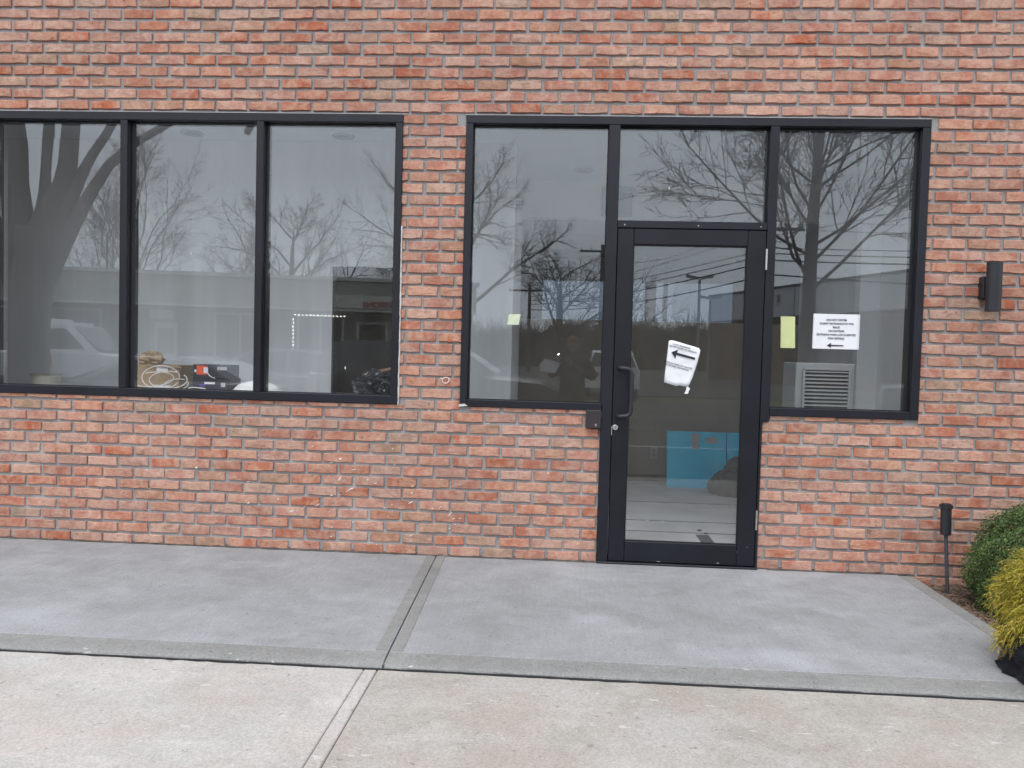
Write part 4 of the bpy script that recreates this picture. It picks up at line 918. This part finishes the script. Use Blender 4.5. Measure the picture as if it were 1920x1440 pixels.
for i, (z0_, z1_, z2_, sg, r_, wx) in enumerate(((5.0, 5.45, 5.6, .35, .03, 'lowest thick'), (5.3, 5.75, 5.8, .3, .022, 'second lowest'), (5.6, 6.0, 6.0, .25, .018, 'middle'), (6.1, 6.84, 7.0, .5, .013, 'uppermost thin'), (4.6, 4.9, 4.6, .5, .03, 'low sagging'))):
    tag(cable([(-2.55, -58, z0_), (8.75, -30.2-.1*i, z1_), (30, -27-.1*i, z2_)], sg, r_).build('street_cable', M_gap), wx+' overhead cable along the street behind the camera', 'cable', 'overhead street cables')
tag(cable([(2.55, -50, 7.9), (9.0, -20, 8.4)], 1.8, .012).build('service_cable', M_gap), 'single service cable rising from pole toward the upper right', 'cable')
tag(cable([(8.75, -30.2, 6.5), (16, -22, 7.6)], .5, .012).build('service_cable', M_gap), 'single service cable climbing right of the young street tree', 'cable')

# parked cars
M_tyre = simple('tyre_rubber', (.015, .015, .016), .85); M_rim = simple('alloy_rim', (.35, .35, .36), .35, .1, 5, .7)
def paint(n, c, r=.25): k = NM(n, r, .5); k.col(c); k.b.inputs['Coat Weight'].default_value = .6; return k.m
M_pw, M_ps, M_pd = paint('white_car_paint', (.80, .81, .80)), paint('silver_car_paint', (.34, .35, .36)), paint('dark_car_paint', (.035, .035, .04))
M_tail, M_head = paint('red_tail_lamp', (.4, .02, .02)), paint('clear_headlamp', (.5, .5, .5), .1)
def car(name, label, loc, rz, pm, L=4.7, W_=1.82, body=None, cab=None, win=None, wr_=.33, wx=(-1.4, 1.4), roofm=None, group=None):
    o = thing(name, label, 'pickup truck' if 'pickup' in name else 'car', group=group); h2 = W_/2
    mb = MB(); n = len(body); vs = []
    for yy, ins in ((-h2, .06), (-h2+.10, 0), (h2-.10, 0), (h2, .06)):
        for (x, z) in body: vs.append((x*(1-ins*.25), yy, z-(ins if z > .7 else 0)))
    F = [tuple(range(n)), tuple(range(3*n, 4*n))]+[(j*n+i, j*n+(i+1) % n, (j+1)*n+(i+1) % n, (j+1)*n+i) for j in range(3) for i in range(n)]
    mb.add(vs, F); mb.build('body', pm, o)
    n = len(cab); zl = min(p[1] for p in cab); zh = max(p[1] for p in cab); vs = []
    for sgn_ in (-1, 1):
        for (x, z) in cab: vs.append((x, sgn_*(h2-.05-.20*(z-zl)/(zh-zl)), z))
    MB().add(vs, [tuple(range(n)), tuple(range(n, 2*n))]+[(i, (i+1) % n, (i+1) % n+n, i+n) for i in range(n)]).build('cabin', roofm or pm, o)
    for wpoly in win:
        for sgn_ in (-1, 1):
            pts = [(x, sgn_*(h2-.05-.20*(z-zl)/(zh-zl)+.004), z) for x, z in wpoly]; q = [(x, y+sgn_*.01, z) for x, y, z in pts]; m_ = len(pts)
            MB().add(pts+q, [tuple(range(m_)), tuple(range(m_, 2*m_))]+[(i, (i+1) % m_, (i+1) % m_+m_, i+m_) for i in range(m_)]).build('side_window', M_carglass, o)
    top = sorted([p for p in cab if p[1] > zh-.12]); lo = sorted([p for p in cab if p[1] < zl+.05]); 
    for (pt_, pb, nm, s_) in ((top[-1], lo[-1], 'windscreen', 1), (top[0], lo[0], 'rear_window', -1)):
        wt, wb_ = h2-.05-.2*(pt_[1]-zl)/(zh-zl)-.08, h2-.12; a0 = (pt_[0]+.01*s_, pt_[1]-.03); b0 = (pb[0]+.012*s_, pb[1]+.05)
        vs = [(a0[0], -wt, a0[1]), (a0[0], wt, a0[1]), (b0[0], wb_, b0[1]), (b0[0], -wb_, b0[1])]; vs += [(x+.02*s_, y, z+.012) for x, y, z in vs]
        MB().add(vs, [(0, 1, 2, 3), (4, 5, 6, 7), (0, 1, 5, 4), (1, 2, 6, 5), (2, 3, 7, 6), (3, 0, 4, 7)]).build(nm, M_carglass, o)
    for x in wx:
        for s_ in (-1, 1):
            w = MB().tube([(x, s_*(h2-.2), wr_), (x, s_*(h2+.01), wr_)], wr_, 20).build('wheel', M_tyre, o); MB().tube([(x, s_*(h2+.012), wr_), (x, s_*(h2+.022), wr_)], wr_*.62, 16).build('rim', M_rim, w)
    xs_ = [p[0] for p in body]
    for s_ in (-1, 1):
        MB().box(max(xs_)-.2, max(xs_)+.01, s_*(h2-.35)-.16, s_*(h2-.35)+.16, .62, .76).build('headlight', M_head, o); MB().box(min(xs_)-.01, min(xs_)+.2, s_*(h2-.3)-.14, s_*(h2-.3)+.14, .72, .88).build('tail_light', M_tail, o)
        MB().box(.75, .90, s_*(h2+.02)-.08, s_*(h2+.02)+.08, .93, 1.03).build('wing_mirror', pm, o)
    o.location = loc; o.rotation_euler = (0, 0, rz); return o
sedan_body = [(-2.35, .3), (-2.38, .75), (-2.3, .98), (-1.6, 1.03), (.95, .95), (1.9, .82), (2.25, .68), (2.35, .5), (2.33, .25), (-2.3, .25)]
sedan_cab = [(-1.75, 1.0), (-1.05, 1.36), (-.5, 1.44), (.25, 1.40), (1.15, .93)]
sedan_win = [[(-1.45, 1.03), (-.98, 1.33), (-.30, 1.38), (-.30, 1.0)], [(-.22, 1.0), (-.22, 1.38), (.22, 1.35), (.88, .98)]]
car('silver_sedan', 'silver sedan parked across the lot, facing the brick pier', (-4.75, -10.4, -.19), 0, M_ps, body=sedan_body, cab=sedan_cab, win=sedan_win)
car('silver_hatchback', 'low pale grey car parked nearest the shop, in front of the silver sedan', (-6.6, -8.2, -.19), R(180), M_ps, body=sedan_body, cab=sedan_cab, win=sedan_win).scale = (1, 1, .88)
suv_body = [(-2.3, .35), (-2.32, 1.05), (.85, 1.06), (1.9, .98), (2.25, .82), (2.3, .35)]
suv_cab = [(-2.25, 1.03), (-2.05, 1.55), (-1.6, 1.62), (.25, 1.60), (1.0, 1.04)]
suv_win = [[(-2.1, 1.1), (-1.95, 1.5), (-1.1, 1.54), (-1.1, 1.1)], [(-1.0, 1.1), (-1.0, 1.54), (.2, 1.52), (.75, 1.1)]]
car('dark_suv', 'dark sport utility car with pale roof rail parked behind the photographer', (-2.2, -10.2, -.19), 0, M_pd, body=suv_body, cab=suv_cab, win=suv_win, wr_=.36)
car('white_suv', 'white sport utility car with red tail lamp parked right of the photographer', (1.75, -25, -.19), R(-90), M_pw, body=suv_body, cab=suv_cab, win=suv_win, wr_=.36)
car('grey_sedan', 'grey sedan parked below the white warehouse at right', (9.2, -12.5, -.19), R(20), M_ps, body=sedan_body, cab=sedan_cab, win=sedan_win)
tk = car('pickup_truck', 'white work pickup truck with roof beacon in front of strip mall', (-14.2, -18, -.19), 0, M_pw, W_=1.98,
    body=[(-3.1, .45), (-3.1, 1.15), (-.95, 1.15), (-.9, 1.2), (1.1, 1.16), (2.55, 1.08), (2.75, .9), (2.8, .45)], cab=[(-.92, 1.15), (-.72, 1.86), (-.45, 1.93), (.35, 1.90), (1.25, 1.16)],
    win=[[(-.72, 1.24), (-.58, 1.80), (.22, 1.82), (.88, 1.24)]], wr_=.4, wx=(-2.1, 1.95))
for nm, b_ in (('beacon', (-.62, -.25, -.35, .35, 1.915, 2.09)), ('light_bar', (.15, .28, -.5, .5, 1.905, 1.99)), ('headache_rack', (-1.08, -.99, -.9, .9, 1.16, 2.03))):
    MB().box(*b_, bev=.02).build(nm, M_pw, None).parent = tk
mb = MB().tube([(-.25+.16*math.cos(2*math.pi*i/16), 1.0, .86+.13*math.sin(2*math.pi*i/16)) for i in range(17)], .035, 5); mb.box(-.13, -.06, .985, 1.02, .72, 1.05); mb.box(-.4, -.1, .985, 1.02, 1.0, 1.06)
mb.build('door_emblem', M_red, None).parent = tk

# ---------------------------------------------------------------- the photographer, mirrored in the glass
ps = thing('person', 'person in a dark jacket and dull red cap holding a phone and white papers', 'person', (.15, -5.55, -.08))
M_jkt = simple('dark_jacket', (.03, .028, .03), .9, .2, 20); M_skin = simple('skin', (.38, .22, .16), .6, .08); M_cap = simple('dull_red_cap', (.22, .05, .045), .85, .15); M_jean = simple('dark_trousers', (.04, .042, .055), .9)
J = {'pel': (.15, -5.58, .80, .15), 'w': (.15, -5.58, .95, .145), 'ch': (.15, -5.56, 1.12, .165), 'nk': (.15, -5.54, 1.27, .06), 'nk2': (.15, -5.52, 1.32, .05),
     'sl': (-.02, -5.55, 1.20, .075), 'el': (-.13, -5.42, .99, .055), 'wl': (-.06, -5.17, 1.16, .036), 'sr': (.32, -5.55, 1.20, .075), 'er': (.43, -5.44, .97, .055), 'wrr': (.16, -5.20, 1.12, .036),
     'hl': (.06, -5.58, .74, .105), 'kl': (.05, -5.53, .39, .068), 'al': (.04, -5.60, -.005, .045), 'fl': (.03, -5.44, -.04, .038), 'hr': (.24, -5.58, .74, .105), 'kr': (.26, -5.53, .39, .068), 'ar': (.27, -5.60, -.005, .045), 'fr': (.29, -5.44, -.04, .038)}
E_ = [('pel', 'w'), ('w', 'ch'), ('ch', 'nk'), ('nk', 'nk2'), ('ch', 'sl'), ('sl', 'el'), ('el', 'wl'), ('ch', 'sr'), ('sr', 'er'), ('er', 'wrr'), ('pel', 'hl'), ('hl', 'kl'), ('kl', 'al'), ('al', 'fl'), ('pel', 'hr'), ('hr', 'kr'), ('kr', 'ar'), ('ar', 'fr')]
def skin(name, J, E_, mat, parent, root, sub=2):
    ks = list(J); me = bpy.data.meshes.new(name); off = wloc(parent)
    me.from_pydata([(J[q][0]-off.x, J[q][1]-off.y, J[q][2]-off.z) for q in ks], [(ks.index(a_), ks.index(b_)) for a_, b_ in E_], []); o = bpy.data.objects.new(name, me); LC.link(o)
    md = o.modifiers.new('s', 'SKIN'); sv = me.skin_vertices[0].data
    for i, q in enumerate(ks): sv[i].radius = (J[q][3], J[q][3]); sv[i].use_root = (q == root)
    s2_ = o.modifiers.new('u', 'SUBSURF'); s2_.levels = sub; s2_.render_levels = sub
    dg = bpy.context.evaluated_depsgraph_get(); m2 = bpy.data.meshes.new_from_object(o.evaluated_get(dg)); bpy.data.objects.remove(o); m2.name = name
    m2.materials.clear(); m2.materials.append(mat)
    for p in m2.polygons: p.use_smooth = True
    o = bpy.data.objects.new(name, m2); LC.link(o); o.parent = parent; return o
bd_ = skin('body', J, E_, M_jkt, ps, 'pel')
hd = MB(); hd.blob((.15, -5.49, 1.40), (.072, .092, .105), 24, 16)
vs = []
for (x, y, z) in hd.v:
    dz = z-1.40; f_ = 1-.35*max(0, -dz/.105)**1.5; x2 = .15+(x-.15)*f_; y2 = y
    if y > -5.43 and abs(x-.15) < .014 and -.035 < dz < .01: y2 += .018
    vs.append((x2, y2, z))
hd.v = vs
for s_ in (-1, 1): hd.blob((.15+s_*.075, -5.49, 1.395), (.010, .02, .030), 8, 6); hd.blob((.15+s_*.030, -5.410, 1.405), (.011, .006, .006), 8, 5)
hd.blob((.15, -5.412, 1.352), (.024, .007, .006), 8, 5)
head = hd.build('head', M_skin, ps, smooth=True)
cp = MB(); cp.blob((.15, -5.50, 1.42), (.082, .100, .098), 24, 16); cp.v = [(x, y, max(z, 1.425)) for x, y, z in cp.v]
cp.prism([(.085, -5.44), (.10, -5.36), (.13, -5.335), (.17, -5.335), (.20, -5.36), (.215, -5.44)], 2, 1.425, 1.433); cp.build('cap', M_cap, ps, smooth=False)
def hand(wr_p, fwd, side, up_, name):
    wr_p, fwd, side, up_ = map(Vector, (wr_p, fwd, side, up_)); Jh = {'w': (*wr_p, .024), 'p': (*(wr_p+fwd*.045), .026)}; Eh = [('w', 'p')]
    for i, (o_, l_) in enumerate(((-.028, .07), (-.010, .08), (.010, .075), (.027, .06))):
        a_ = wr_p+fwd*.078+side*o_; b_ = a_+fwd*l_*.5+up_*.008; c_ = b_+fwd*l_*.25+up_*.028
        Jh['a%d' % i] = (*a_, .010); Jh['b%d' % i] = (*b_, .0085); Jh['c%d' % i] = (*c_, .007); Eh += [('p', 'a%d' % i), ('a%d' % i, 'b%d' % i), ('b%d' % i, 'c%d' % i)]
    a_ = wr_p+fwd*.03+side*-.035; b_ = a_+fwd*.03+side*-.022+up_*.015; Jh['t'] = (*a_, .012); Jh['t2'] = (*b_, .009); Jh['t3'] = (*(b_+fwd*.025+up_*.01), .008); Eh += [('w', 't'), ('t', 't2'), ('t2', 't3')]
    return skin(name, Jh, Eh, M_skin, ps, 'w', 2)
hand((-.055, -5.15, 1.17), Vector((.25, .25, .93)).normalized(), (.9, -.1, -.25), (.1, .9, -.3), 'hand'); hand((.155, -5.18, 1.13), Vector((-.65, .25, .70)).normalized(), (.6, .1, .75), (-.2, .9, .1), 'hand')
ph = thing('phone', 'black phone with its torch lit, held up by the photographer', 'phone', (0, -5.05, 1.27))
Bx(-.078, .045, -5.048, -5.040, 1.235, 1.300, bev=.003).build('phone_case', M_gasket, ph)
MB().tube([(-.040, -5.0398, 1.272), (-.040, -5.0385, 1.272)], .010, 12).build('torch', emis('torch_led', (1, 1, .97), 60), ph)
pp = MB().prism([(-.27, 1.14), (-.20, 1.21), (-.005, 1.165), (-.075, 1.03), (-.26, 1.06)], 1, -5.125, -5.123); tag(pp.build('papers', M_paper), 'white papers held under the phone by the photographer', 'paper')
